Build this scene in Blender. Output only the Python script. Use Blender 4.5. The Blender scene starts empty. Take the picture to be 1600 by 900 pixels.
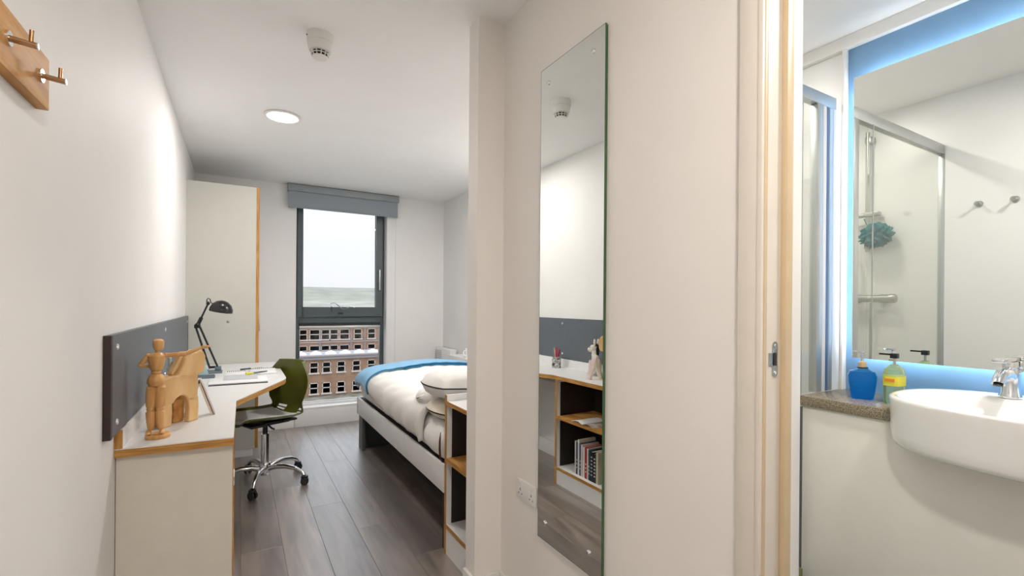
import bpy, bmesh, math, random
from mathutils import Vector, Matrix
R = math.radians
C = bpy.context.scene.collection
random.seed(7)

# ------------------------------------------------------------------ camera
cam_d = bpy.data.cameras.new('camera'); cam = bpy.data.objects.new('camera', cam_d); C.objects.link(cam)
bpy.context.scene.camera = cam
cam_d.sensor_width = 36; cam_d.lens = 740 / 1600 * 36
cam_d.shift_y = 26.5 / 1600
cam_d.clip_start = 0.02; cam_d.clip_end = 5000
yaw, roll = R(30.0), R(0.46)
fw = Vector((math.sin(yaw), math.cos(yaw), 0)); r0 = Vector((math.cos(yaw), -math.sin(yaw), 0)); u0 = r0.cross(fw)
rr = r0 * math.cos(roll) + u0 * math.sin(roll); uu = -r0 * math.sin(roll) + u0 * math.cos(roll)
M = Matrix((rr, uu, -fw)).transposed().to_4x4(); M.translation = Vector((0, 0, 1.25)); cam.matrix_world = M

# ------------------------------------------------------------------ sky (overcast) and exposure
w = bpy.data.worlds.new('overcast_sky'); bpy.context.scene.world = w; w.use_nodes = True
nt = w.node_tree; nt.nodes.clear()
tc = nt.nodes.new('ShaderNodeTexCoord'); sp = nt.nodes.new('ShaderNodeSeparateXYZ'); rmp = nt.nodes.new('ShaderNodeValToRGB')
bg = nt.nodes.new('ShaderNodeBackground'); wo = nt.nodes.new('ShaderNodeOutputWorld')
nt.links.new(tc.outputs['Generated'], sp.inputs[0]); nt.links.new(sp.outputs['Z'], rmp.inputs[0])
nt.links.new(rmp.outputs[0], bg.inputs[0]); nt.links.new(bg.outputs[0], wo.inputs[0])
e = rmp.color_ramp.elements
e[0].position = 0.0; e[0].color = (.28, .275, .285, 1)
e[1].position = 1.0; e[1].color = (.84, .87, .95, 1)
x_ = e.new(.12); x_.color = (.305, .30, .315, 1)
x_ = e.new(.35); x_.color = (.42, .44, .49, 1)
bg.inputs[1].default_value = 3.45
vs = bpy.context.scene.view_settings
vs.view_transform = 'Standard'; vs.look = 'None'; vs.exposure = 0.14; vs.gamma = 1.0; vs.use_curve_mapping = False

# ------------------------------------------------------------------ helpers
def mat(name, col, rough=.5, metal=0, var=.04, scale=12, bump=0, bscale=None, trans=0, ior=1.5, coat=0, spec=.5, emit=None, es=0, alpha=1, col2=None, stretch=(1, 1, 1), sheen=0):
    m = bpy.data.materials.new(name); m.use_nodes = True; t = m.node_tree; b = t.nodes['Principled BSDF']
    tc = t.nodes.new('ShaderNodeTexCoord'); mp = t.nodes.new('ShaderNodeMapping'); mp.inputs['Scale'].default_value = stretch
    t.links.new(tc.outputs['Object'], mp.inputs[0])
    n = t.nodes.new('ShaderNodeTexNoise'); n.inputs['Scale'].default_value = scale; n.inputs['Detail'].default_value = 5
    t.links.new(mp.outputs[0], n.inputs[0])
    cr = t.nodes.new('ShaderNodeValToRGB'); t.links.new(n.outputs['Fac'], cr.inputs[0])
    c2 = col2 if col2 else tuple(min(1, c * (1 + var)) for c in col)
    c1 = col if col2 else tuple(c * (1 - var) for c in col)
    cr.color_ramp.elements[0].position = .35; cr.color_ramp.elements[1].position = .65
    cr.color_ramp.elements[0].color = (*c1, 1); cr.color_ramp.elements[1].color = (*c2, 1)
    t.links.new(cr.outputs[0], b.inputs['Base Color'])
    b.inputs['Roughness'].default_value = rough; b.inputs['Metallic'].default_value = metal
    b.inputs['Transmission Weight'].default_value = trans; b.inputs['IOR'].default_value = ior
    b.inputs['Coat Weight'].default_value = coat; b.inputs['Specular IOR Level'].default_value = spec
    b.inputs['Sheen Weight'].default_value = sheen
    if emit: b.inputs['Emission Color'].default_value = (*emit, 1); b.inputs['Emission Strength'].default_value = es
    if bump:
        bn = t.nodes.new('ShaderNodeTexNoise'); bn.inputs['Scale'].default_value = bscale or scale * 3
        t.links.new(mp.outputs[0], bn.inputs[0])
        bp = t.nodes.new('ShaderNodeBump'); bp.inputs['Strength'].default_value = bump; bp.inputs['Distance'].default_value = .01
        t.links.new(bn.outputs['Fac'], bp.inputs['Height']); t.links.new(bp.outputs[0], b.inputs['Normal'])
    return m

def glass(name, col=(1, 1, 1), rough=0.0, tint=.0):
    """thin architectural pane: mostly straight transmission with a mirror-like fresnel film"""
    m = bpy.data.materials.new(name); m.use_nodes = True; t = m.node_tree; t.nodes.clear()
    o = t.nodes.new('ShaderNodeOutputMaterial'); tr = t.nodes.new('ShaderNodeBsdfTransparent'); gl = t.nodes.new('ShaderNodeBsdfGlossy')
    lw = t.nodes.new('ShaderNodeLayerWeight'); lw.inputs[0].default_value = .5; pw = t.nodes.new('ShaderNodeMath'); pw.operation = 'POWER'; pw.inputs[1].default_value = 5
    fr = t.nodes.new('ShaderNodeMath'); fr.operation = 'MULTIPLY_ADD'; fr.inputs[1].default_value = .9; fr.inputs[2].default_value = .03
    mx = t.nodes.new('ShaderNodeMixShader'); t.links.new(lw.outputs['Facing'], pw.inputs[0]); t.links.new(pw.outputs[0], fr.inputs[0])
    tr.inputs[0].default_value = (*col, 1); gl.inputs['Roughness'].default_value = rough
    t.links.new(fr.outputs[0], mx.inputs[0]); t.links.new(tr.outputs[0], mx.inputs[1]); t.links.new(gl.outputs[0], mx.inputs[2])
    t.links.new(mx.outputs[0], o.inputs[0]); return m

class B:
    def __init__(s): s.v = []; s.f = []
    def add(s, vs, fs):
        k = len(s.v); s.v += [Vector(p) for p in vs]; s.f += [tuple(i + k for i in f) for f in fs]; return s
    def box(s, a, b, bev=0):
        x0, y0, z0 = [min(p, q) for p, q in zip(a, b)]; x1, y1, z1 = [max(p, q) for p, q in zip(a, b)]
        if not bev:
            return s.add([(x0,y0,z0),(x1,y0,z0),(x1,y1,z0),(x0,y1,z0),(x0,y0,z1),(x1,y0,z1),(x1,y1,z1),(x0,y1,z1)],
                     [(3,2,1,0),(4,5,6,7),(0,1,5,4),(1,2,6,5),(2,3,7,6),(3,0,4,7)])
        bm = bmesh.new(); bmesh.ops.create_cube(bm, size=1)
        for v in bm.verts: v.co = Vector(((x0+x1)/2 + v.co.x*(x1-x0), (y0+y1)/2 + v.co.y*(y1-y0), (z0+z1)/2 + v.co.z*(z1-z0)))
        bmesh.ops.bevel(bm, geom=bm.edges[:], offset=bev, segments=2 if bev < .02 else 4, profile=.5, affect='EDGES')
        s.bm(bm); return s
    def bm(s, bm, mtx=None):
        bm.verts.ensure_lookup_table(); bm.verts.index_update()
        s.add([(mtx @ v.co) if mtx else v.co.copy() for v in bm.verts], [[v.index for v in f.verts] for f in bm.faces]); bm.free()
    def cyl(s, p0, p1, r0, r1=None, n=20, caps=True):
        r1 = r0 if r1 is None else r1; p0, p1 = Vector(p0), Vector(p1); d = (p1 - p0).normalized()
        a = d.orthogonal().normalized(); b = d.cross(a); vs = []
        for p, r in ((p0, r0), (p1, r1)):
            for i in range(n):
                t = 2 * math.pi * i / n; vs.append(p + a * (r * math.cos(t)) + b * (r * math.sin(t)))
        fs = [(i, (i + 1) % n, n + (i + 1) % n, n + i) for i in range(n)]
        if caps: fs += [tuple(range(n - 1, -1, -1)), tuple(range(n, 2 * n))]
        return s.add(vs, fs)
    def tube(s, pts, r, n=10, closed=False):
        pts = [Vector(p) for p in pts]; m = len(pts); rs = r if isinstance(r, (list, tuple)) else [r] * m
        vs = []; a = None
        for i, p in enumerate(pts):
            d = (pts[(i + 1) % m] - pts[i - 1]) if closed else (pts[min(i + 1, m - 1)] - pts[max(i - 1, 0)])
            d.normalize()
            a = d.orthogonal().normalized() if a is None else (a - d * a.dot(d)).normalized()
            b = d.cross(a)
            for k in range(n):
                t = 2 * math.pi * k / n; vs.append(p + (a * math.cos(t) + b * math.sin(t)) * rs[i])
        fs = []
        for i in range(m if closed else m - 1):
            j = (i + 1) % m
            for k in range(n): fs.append((i*n + k, i*n + (k+1) % n, j*n + (k+1) % n, j*n + k))
        if not closed: fs += [tuple(range(n - 1, -1, -1)), tuple(range((m-1)*n, m*n))]
        return s.add(vs, fs)
    def lathe(s, prof, c=(0, 0, 0), n=32, axis=None):
        c = Vector(c); q = Matrix.Identity(3)
        if axis: q = Vector((0, 0, 1)).rotation_difference(Vector(axis)).to_matrix()
        vs = []
        for r, z in prof:
            for i in range(n):
                t = 2 * math.pi * i / n; vs.append(c + q @ Vector((r * math.cos(t), r * math.sin(t), z)))
        m = len(prof); fs = []
        for j in range(m - 1):
            for i in range(n): fs.append((j*n + i, j*n + (i+1) % n, (j+1)*n + (i+1) % n, (j+1)*n + i))
        if prof[0][0] > 1e-6: fs.append(tuple(range(n - 1, -1, -1)))
        if prof[-1][0] > 1e-6: fs.append(tuple(range((m-1)*n, m*n)))
        return s.add(vs, fs)
    def ell(s, c, r, rot=None, n=16, m=10):
        c = Vector(c); q = rot or Matrix.Identity(3); vs = []; fs = []
        for j in range(m + 1):
            ph = math.pi * j / m
            for i in range(n):
                t = 2 * math.pi * i / n
                vs.append(c + q @ Vector((r[0]*math.sin(ph)*math.cos(t), r[1]*math.sin(ph)*math.sin(t), -r[2]*math.cos(ph))))
        for j in range(m):
            for i in range(n): fs.append((j*n+i, j*n+(i+1) % n, (j+1)*n+(i+1) % n, (j+1)*n+i))
        return s.add(vs, fs)
    def limb(s, p0, p1, r0, r1, rm=None, n=14):
        """tapered turned limb with rounded ends"""
        p0, p1 = Vector(p0), Vector(p1); rm = rm or (r0 + r1) / 2 * 1.08; L = (p1 - p0).length
        prof = [(0, 0), (r0*.7, L*.02), (r0, L*.09), (rm, L*.45), (r1, L*.9), (r1*.7, L*.98), (0, L)]
        return s.lathe(prof, p0, n, (p1 - p0).normalized())
    def prism(s, poly, origin, ax, ay, az, t):
        """polygon in (ax, ay) plane extruded t along az"""
        o, ax, ay, az = Vector(origin), Vector(ax), Vector(ay), Vector(az); n = len(poly)
        vs = [o + ax*p[0] + ay*p[1] for p in poly] + [o + ax*p[0] + ay*p[1] + az*t for p in poly]
        return s.add(vs, [tuple(range(n - 1, -1, -1)), tuple(range(n, 2*n))] + [(i, (i+1) % n, n+(i+1) % n, n+i) for i in range(n)])
    def grid(s, fn, nu, nv, skip=None):
        vs = [fn(i / nu, j / nv) for j in range(nv + 1) for i in range(nu + 1)]
        fs = [(j*(nu+1)+i, j*(nu+1)+i+1, (j+1)*(nu+1)+i+1, (j+1)*(nu+1)+i) for j in range(nv) for i in range(nu) if not (skip and skip(i, j))]
        return s.add(vs, fs)
    def build(s, name, m, parent=None, smooth=False, bev=0, solid=0, sub=0, weld=True, origin=None):
        xs = list(zip(*s.v)); mn = [min(a) for a in xs]; mx = [max(a) for a in xs]
        c = Vector(((mn[0]+mx[0])/2, (mn[1]+mx[1])/2, mn[2])) if origin is None else Vector(origin)
        me = bpy.data.meshes.new(name); me.from_pydata([v - c for v in s.v], [], s.f)
        bm = bmesh.new(); bm.from_mesh(me)
        if weld: bmesh.ops.remove_doubles(bm, verts=bm.verts, dist=1e-6)
        bmesh.ops.recalc_face_normals(bm, faces=bm.faces); bm.to_mesh(me); bm.free()
        me.materials.append(m)
        if smooth:
            for p in me.polygons: p.use_smooth = True
            if smooth != 'all': me.set_sharp_from_angle(angle=R(40))
        o = bpy.data.objects.new(name, me); C.objects.link(o)
        off = Vector((0, 0, 0)); p = parent
        while p: off += p.location; p = p.parent
        o.parent = parent; o.location = c - off
        if solid: md = o.modifiers.new('solid', 'SOLIDIFY'); md.thickness = solid; md.offset = 0
        if bev: md = o.modifiers.new('bevel', 'BEVEL'); md.width = bev; md.segments = 2; md.limit_method = 'ANGLE'
        if sub: md = o.modifiers.new('sub', 'SUBSURF'); md.levels = sub; md.render_levels = sub
        return o

def thing(name, label, cat, loc=(0, 0, 0), group=None):
    o = bpy.data.objects.new(name, None); C.objects.link(o); o.location = loc; o.empty_display_size = .05
    o['label'] = label; o['category'] = cat
    if group: o['group'] = group
    return o
def tag(o, label, cat, group=None):
    o['label'] = label; o['category'] = cat
    if group: o['group'] = group
    return o
def struct(o): o['kind'] = 'structure'; return o
def setting(name, loc=(0, 0, 0)):
    o = bpy.data.objects.new(name, None); C.objects.link(o); o.location = loc; o['kind'] = 'structure'; return o
def bx(name, a, b, m, parent=None, bev=0): return B().box(a, b, bev).build(name, m, parent, smooth=bool(bev))

# ------------------------------------------------------------------ materials
M_wall = mat('wall_paint', (.86, .85, .83), .6, var=.012, scale=3, bump=.03, bscale=250)
M_wallc = mat('corridor_wall_paint', (.86, .82, .775), .6, var=.012, scale=3, bump=.03, bscale=250)
M_ceil = mat('ceiling_paint', (.92, .915, .90), .7, var=.01, scale=3)
M_bath = mat('bathroom_wall_panel', (.86, .86, .85), .35, var=.01, scale=3)
M_trim = mat('white_gloss_paint', (.82, .81, .78), .3, var=.01)
M_jamb = mat('cream_jamb_paint', (.74, .68, .60), .35, var=.02)
M_white = mat('white_laminate', (.80, .80, .79), .32, var=.012)
M_cream = mat('cream_laminate', (.76, .71, .62), .4, var=.02)
M_ply = mat('ply_edge', (.36, .155, .028), .5, scale=9, stretch=(1, 1, 14), col2=(.60, .31, .075), bump=.05)
M_plyv = mat('ply_edge_upright', (.40, .17, .03), .5, scale=9, stretch=(14, 14, 1), col2=(.60, .31, .075), bump=.05)
M_rack = mat('rack_wood', (.47, .20, .04), .55, scale=5, stretch=(5, 1, 9), col2=(.70, .38, .11))
M_dark = mat('dark_board_and_shade', (.022, .016, .014), .6, var=.1)
M_board = mat('grey_felt_board', (.115, .13, .15), .42, var=.05, scale=60, bump=.04)
M_bedge = mat('dark_brown_edge', (.035, .018, .014), .5)
M_black = mat('black_plastic', (.012, .012, .013), .35, var=.1)
M_lampb = mat('black_enamel', (.01, .01, .011), .22, var=.05)
M_lamp_in = mat('pale_reflector', (.55, .55, .54), .35)
M_grey = mat('grey_plastic', (.15, .19, .22), .45)
M_chrome = mat('chrome', (.78, .79, .81), .12, 1, var=.02)
M_steel = mat('satin_aluminium', (.52, .52, .49), .3, 1, var=.02)
M_alu = mat('anodised_rail', (.55, .57, .56), .35, .7, var=.02)
M_brass = mat('worn_bronze_pin', (.42, .25, .13), .3, 1, var=.05)
M_olive = mat('olive_plastic_shell', (.105, .115, .012), .32, var=.05, scale=4)
M_pad = mat('pale_grey_seat_vinyl', (.74, .80, .80), .45, var=.04, bump=.05)
M_frame = mat('anthracite_window_frame', (.075, .098, .105), .4, var=.04)
M_blind = mat('grey_blind_fabric', (.29, .33, .36), .75, var=.03, scale=200, bump=.03)
M_pane = glass('window_pane_glass', (.93, .95, .95))
M_sglass = glass('shower_glass', (.97, .98, .96))
M_mirror = mat('silvered_mirror', (.86, .88, .86), .0, 1, var=0.0)
M_bmirror = mat('bathroom_mirror_silver', (.93, .93, .90), .0, 1, var=0.0)
M_gedge = mat('green_glass_edge', (.05, .12, .05), .15, var=.05)
M_linen = mat('white_cotton', (.84, .825, .79), .85, var=.02, scale=8, bump=.12, bscale=30, sheen=.2)
M_linen2 = mat('cream_cotton', (.78, .71, .58), .85, var=.03, scale=8, bump=.12, bscale=30)
M_blue = mat('sky_blue_throw', (.20, .50, .78), .8, var=.05, scale=8, bump=.1, bscale=90, sheen=.3)
M_dblue = mat('deep_blue_trim', (.01, .13, .26), .7)
M_pipe = mat('charcoal_piping', (.03, .03, .035), .7)
M_wood = mat('pale_beech', (.60, .29, .085), .42, scale=7, stretch=(6, 6, 1), col2=(.76, .43, .16), coat=.15)
M_wood2 = mat('pale_pine_block', (.70, .42, .17), .5, scale=4, stretch=(3, 3, 1), col2=(.86, .58, .28))
M_china = mat('white_ceramic', (.86, .85, .82), .08, var=.008, coat=.4)
M_count = mat('speckled_counter', (.12, .09, .05), .22, scale=260, col2=(.40, .34, .24))
M_bluep = mat('blue_back_painted_glass', (.165, .31, .49), .18, var=.02, coat=.3)
M_bot_blue = mat('cobalt_glass', (.0, .30, .80), .05, trans=.75, var=.05, ior=1.33)
M_bot_clr = mat('clear_green_liquid', (.72, .88, .55), .05, trans=.8, var=.02, ior=1.33)
M_lab_y = mat('yellow_label', (.75, .68, .05), .4); M_lab_o = mat('orange_print', (.8, .22, .03), .4)
M_gold = mat('pale_gold_collar', (.75, .55, .3), .3, .6)
M_teal = mat('teal_mesh', (.0, .17, .20), .7, var=.3, scale=60, bump=.4)
M_paper = mat('white_paper', (.82, .82, .82), .7, var=.01)
M_pgrey = mat('pale_grey_card', (.55, .57, .60), .5)
M_tealg = mat('pale_teal_card', (.35, .55, .58), .4)
M_furw = mat('white_plush', (.72, .69, .62), .95, var=.12, scale=70, bump=.5, bscale=200, sheen=.5)
M_furb = mat('black_plush', (.015, .015, .015), .95, bump=.5, bscale=200)
M_disc = mat('lit_diffuser', (.9, .9, .9), .5, emit=(1, .96, .94), es=3.0)
M_led = mat('led_strip', (.9, .95, 1), .5, emit=(.85, .92, 1.0), es=17.0)
M_brick1 = mat('red_sandstone', (.27, .145, .09), .9, scale=1.2, col2=(.34, .205, .135), bump=.2, bscale=9)
M_brick2 = mat('buff_sandstone', (.29, .165, .10), .9, scale=1.0, col2=(.35, .225, .15), bump=.2, bscale=9)
M_stone = mat('grey_stone_trim', (.40, .35, .33), .9); M_slate = mat('grey_flat_roof', (.30, .29, .31), .9, var=.1)
M_wwhite = mat('white_window_paint', (.60, .55, .50), .6); M_wglass = mat('dim_window_glass', (.42, .39, .38), .6, var=.5, scale=.8)
M_ground = mat('mossy_rubble', (.14, .135, .09), .95, scale=.9, col2=(.30, .27, .23), bump=.5, bscale=3)
M_hill = mat('hazy_hillside', (.20, .205, .17), 1, scale=.012, col2=(.27, .28, .225)); M_town = mat('hazy_town', (.22, .22, .18), 1, scale=.02, col2=(.36, .34, .30))
M_dome = mat('white_rooflight_dome', (.62, .59, .60), .4)
M_leaf = mat('lime_leaf', (.32, .45, .03), .5, var=.2)

# floor planks: wood grain along Y, cooled grey-brown
def floor_mat():
    m = bpy.data.materials.new('dark_wood_laminate'); m.use_nodes = True; t = m.node_tree; b = t.nodes['Principled BSDF']
    tc = t.nodes.new('ShaderNodeTexCoord'); oi = t.nodes.new('ShaderNodeObjectInfo'); mp = t.nodes.new('ShaderNodeMapping')
    mp.inputs['Scale'].default_value = (9, .9, 1); ad = t.nodes.new('ShaderNodeVectorMath'); ad.operation = 'ADD'
    ml = t.nodes.new('ShaderNodeVectorMath'); ml.operation = 'SCALE'; ml.inputs[3].default_value = 37.0
    t.links.new(oi.outputs['Location'], ml.inputs[0]); t.links.new(tc.outputs['Object'], mp.inputs[0])
    t.links.new(mp.outputs[0], ad.inputs[0]); t.links.new(ml.outputs[0], ad.inputs[1])
    n = t.nodes.new('ShaderNodeTexNoise'); n.inputs['Scale'].default_value = 2.2; n.inputs['Detail'].default_value = 8; n.inputs['Distortion'].default_value = .8
    t.links.new(ad.outputs[0], n.inputs[0]); cr = t.nodes.new('ShaderNodeValToRGB'); t.links.new(n.outputs['Fac'], cr.inputs[0])
    cr.color_ramp.elements[0].position = .3; cr.color_ramp.elements[0].color = (.085, .062, .050, 1)
    cr.color_ramp.elements[1].position = .72; cr.color_ramp.elements[1].color = (.27, .215, .175, 1)
    hs = t.nodes.new('ShaderNodeHueSaturation'); t.links.new(cr.outputs[0], hs.inputs['Color'])
    mr = t.nodes.new('ShaderNodeMapRange'); t.links.new(oi.outputs['Random'], mr.inputs[0]); mr.inputs[3].default_value = .7; mr.inputs[4].default_value = 1.25
    t.links.new(mr.outputs[0], hs.inputs['Value']); t.links.new(hs.outputs[0], b.inputs['Base Color'])
    b.inputs['IOR'].default_value = 1.7; b.inputs['Coat IOR'].default_value = 2.1; b.inputs['Roughness'].default_value = .46; b.inputs['Specular IOR Level'].default_value = 1.0; b.inputs['Coat Weight'].default_value = 1.0; b.inputs['Coat Roughness'].default_value = .34
    bp = t.nodes.new('ShaderNodeBump'); bp.inputs['Strength'].default_value = .12; bp.inputs['Distance'].default_value = .004
    t.links.new(n.outputs['Fac'], bp.inputs['Height']); t.links.new(bp.outputs[0], b.inputs['Normal'])
    return m
M_floor = floor_mat()

# ------------------------------------------------------------------ dimensions
XL, YF, H, W = -.355, 5.218, 2.44, .974      # left wall, far wall, ceiling, corridor right wall
XR = 2.08                                     # bedroom right wall
NX, NY, NY2 = .851, 1.765, 1.855               # nib
XB = 2.26; HB = 2.407; YS = 1.052; BX0 = 1.11 # bathroom
YN = -1.5                                     # behind the camera

# ------------------------------------------------------------------ shell
fl = struct(bx('floor', (XL - .1, YN - .1, -.12), (2.6, YF + .3, -.014), M_dark))
k = 0; x = XL
while x < XR + .02:
    y = YN - (k % 3) * .42
    while y < YF:
        y0, y1 = max(y, YN), min(y + 1.26, YF - .001); x1 = min(x + .187, XR + .06)
        if y1 - y0 > .03 and not (x > W + .12 and y1 < 1.7):
            if x > W - .06 and y0 < 1.7 and y1 > 1.75 and x > W + .12: y0 = 1.7
            B().box((x + .0006, y0 + .0006, -.014), (x1 - .0006, y1 - .0006, 0)).build('plank', M_floor, fl, bev=.0006)
        y += 1.26
    x += .187; k += 1
struct(bx('ceiling', (XL - .1, YN - .1, H), (XR + .1, YF + .1, H + .1), M_ceil))
struct(bx('wall_left', (XL - .12, YN, 0), (XL, YF + .12, H), M_wall))
o = B(); wx0, wx1, wz0, wz1 = .50, 1.425, .19, 2.33
o.box((XL, YF, 0), (wx0, YF + .25, H)); o.box((wx1, YF, 0), (XR + .12, YF + .25, H)); o.box((wx0, YF, wz1), (wx1, YF + .25, H)); o.box((wx0, YF, 0), (wx1, YF + .25, .13))
struct(o.build('wall_far', M_wall))
struct(bx('wall_right', (XR, NY2 + .1, 0), (XR + .12, YF, H), M_wall))
struct(bx('wall_back', (XL - .12, YN - .12, 0), (W + .14, YN, H), M_wall))
# corridor right wall: nib, mirror wall up to door opening, and beyond it
DY1, DY0, DZ = .611, -.22, 2.12
o = B(); o.box((W, DY1 + .0, 0), (BX0 - .002, NY2, H)); o.box((NX, NY, 0), (W, NY2, H)); o.box((W, DY0, DZ), (BX0 - .002, DY1, H)); o.box((W, YN, 0), (BX0 - .002, DY0, H))
struct(o.build('wall_corridor', M_wallc))
struct(bx('wall_pod', (BX0 - .002, NY2 - .1, 0), (XR + .3, NY2, H), M_wall))

# baseboards
def skirt(name, a, b, h=.14): return struct(bx(name, (a[0], a[1], 0), (b[0], b[1], h), M_trim, None, .003))
o = B().box((NX - .014, NY - .014, 0), (NX, NY2, .125), .003).box((NX + .0002, NY - .014, 0), (W - .0142, NY - .0002, .125), .003).box((W - .014, DY1 + .052, 0), (W, NY - .0002, .125), .003)
struct(o.build('baseboard_corridor', M_trim, smooth=True))
skirt('baseboard_left', (XL, YN), (XL + .014, 2.03), .12)
skirt('baseboard_left_far', (XL, 2.8), (XL + .014, 4.40), .12)
skirt('baseboard_far', (.15, YF - .014), (.49, YF), .13)
skirt('baseboard_far_right', (1.44, YF - .014), (XR, YF), .13)

# ------------------------------------------------------------------ bathroom shell
struct(bx('floor_bathroom', (BX0, -.95, -.012), (XB + .06, 1.0, .004), mat('grey_vinyl_floor', (.25, .25, .26), .4)))
struct(bx('ceiling_bathroom', (BX0, -.95, HB), (XB + .06, NY2 - .1, HB + .02), M_ceil))
struct(bx('wall_basin', (XB, -.95, 0), (XB + .06, NY2 - .1, HB), M_bath))
struct(bx('wall_shower', (BX0, NY2 - .12, 0), (XB, NY2 - .1, HB), M_bath))
struct(bx('wall_bathroom_back', (BX0, -.97, 0), (XB, -.95, HB), M_bath))
o = B().box((BX0 - .002, DY1 + .0, 0), (BX0, NY2 - .12, HB)).box((BX0 - .002, DY0, DZ), (BX0, DY1, HB)).box((BX0 - .002, -.95, 0), (BX0, DY0, HB))
struct(o.build('wall_partition', M_bath))
struct(bx('trim_1', (XB - .03, -.95, 2.352), (XB, NY2 - .12, HB), M_trim, None, .003))   # coving over the mirror
tr = thing('shower_tray', 'raised white shower tray behind the glass screen', 'shower tray', (1.6, 1.35, 0))
bx('tray', (BX0 + .001, YS + .02, .005), (XB - .001, NY2 - .122, .16), M_china, tr, .01)

# door frame (bathroom doorway, far jamb)
dr = setting('door_1', (W, DY1, 0))
M_tan = mat('tan_shade_and_seal', (.62, .48, .30), .4, var=.03)  # tan puts the door stop's shadow side into its colour; seal shares it
for nm, a, b, m in (('architrave', (W - .014, DY1 + .006, 0), (W, DY1 + .050, DZ + .05), M_jamb),
                 ('jamb', (W - .016, DY1 - .006, 0), (W + .056, DY1 + .006, DZ), M_jamb),
                 ('door_stop', (W + .056, DY1 - .018, 0), (W + .080, DY1, DZ), M_tan),
                 ('jamb', (W + .080, DY1 - .006, 0), (BX0 + .0, DY1, DZ), M_trim),
                 ('seal', (W - .008, DY1 - .0075, 0), (W + .002, DY1 - .006, DZ), M_tan)):
    bx(nm, a, b, m, dr, .0015)
bx('head', (W - .016, DY0, DZ - .004), (BX0, DY1, DZ), M_trim, dr)
bx('jamb', (W - .016, DY0, 0), (BX0, DY0 + .004, DZ), M_trim, dr)
# strike plate, rounded ends, with a lip and latch hole
sx, sz = W + .034, 1.137
o = B(); pl = []
for a_ in range(0, 181, 15): pl.append((.0095*math.cos(R(a_)), .029 + .0095*math.sin(R(a_))))
for a_ in range(180, 361, 15): pl.append((.0095*math.cos(R(a_)), -.029 + .0095*math.sin(R(a_))))
o.prism(pl, (sx, DY1 - .0078, sz), (1, 0, 0), (0, 0, 1), (0, 1, 0), .0018); o.box((sx - .022, DY1 - .0078, sz - .014), (sx - .006, DY1 - .0062, sz + .014))
spl = o.build('strike_plate', M_steel, dr)
bx('latch_hole', (sx - .0045, DY1 - .0084, sz - .014), (sx + .005, DY1 - .0077, sz + .014), M_dark, spl)
B().cyl((sx, DY1 - .0088, sz + .029), (sx, DY1 - .0076, sz + .029), .0035).cyl((sx, DY1 - .0088, sz - .029), (sx, DY1 - .0076, sz - .029), .0035).build('screw', M_chrome, spl)

# ------------------------------------------------------------------ window
YW = YF + .11
wn = setting('window_1', ((wx0 + wx1)/2, YW, 0))
fx0, fx1 = wx0 + .006, wx1 - .016
def rect_frame(name, x0, x1, z0, z1, w_, y0, y1, par, m=M_frame, wt=None, wb=None, wr=None):
    wt = w_ if wt is None else wt; wb = w_ if wb is None else wb; wr = w_ if wr is None else wr
    return B().box((x0, y0, z0), (x0 + w_, y1, z1)).box((x1 - wr, y0, z0), (x1, y1, z1)).box((x0 + w_, y0, z1 - wt), (x1 - wr, y1, z1)).box((x0 + w_, y0, z0), (x1 - wr, y1, z0 + wb)).build(name, m, par, bev=.003)
rect_frame('frame', fx0, fx1, .20, wz1, .035, YW, YW + .07, wn, wb=.010)
bx('transom', (fx0 + .035, YW + .002, 1.045), (fx1 - .035, YW + .07, 1.125), M_frame, wn)
sash = rect_frame('sash', fx0 + .012, fx1 - .012, 1.108, wz1 - .012, .055, YW - .016, YW + .045, wn, wb=.105, wr=.075)
bx('pane', (fx0 + .06, YW + .02, 1.2), (fx1 - .06, YW + .026, wz1 - .05), M_pane, wn)
bx('pane', (fx0 + .03, YW + .03, .22), (fx1 - .03, YW + .036, 1.05), M_pane, wn)
rect_frame('glazing_bead', fx0 + .035, fx1 - .035, .215, 1.045, .010, YW + .008, YW + .03, wn, M_alu, wt=.006)
bx('guard_rail', (fx0 + .036, YW - .008, .985), (fx1 - .036, YW + .018, 1.012), M_alu, wn, .004)
bx('guard_seal', (fx0 + .034, YW - .004, 1.014), (fx1 - .034, YW + .014, 1.044), M_black, wn)
hd = bx('handle', (fx1 - .062, YW - .045, 1.40), (fx1 - .044, YW - .03, 1.63), M_alu, wn, .006)
bx('handle_plate', (fx1 - .060, YW - .031, 1.40), (fx1 - .046, YW - .016, 1.47), M_black, wn)
o = B(); pts = []
for i in range(13):
    t = i / 12; pts.append((.84 + .25*t, YW - .03 - .012*math.sin(math.pi*t), 1.245 - .045*math.sin(math.pi*.5*t) + .02*math.sin(t*9)))
o.tube(pts, .0035, 6); o.build('restrictor_cable', M_chrome, wn, smooth=True)
B().box((.92, YW - .03, 1.135), (.97, YW - .016, 1.155)).box((.85, YW - .024, 1.16), (.857, YW - .016, 1.22)).build('restrictor_lock', M_black, wn)
B().box((wx0, YF - .012, .165), (wx1 + .012, YW + .03, .19), .004).build('window_sill', M_white, wn, smooth=True)
bx('sill_step', (wx0, YW - .03, .19), (wx1, YW + .05, .215), M_white, wn)
bx('sill_front', (wx0 - .005, YF - .016, 0), (wx1 + .02, YF, .165), M_white, wn, .003)
bx('window_reveal', (wx1 - .012, YF - .002, .19), (wx1, YW + .02, wz1), M_white, wn)
struct(bx('trim_2', (1.508, YF - .006, .13), (1.514, YF, 2.2), M_white))

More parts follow.
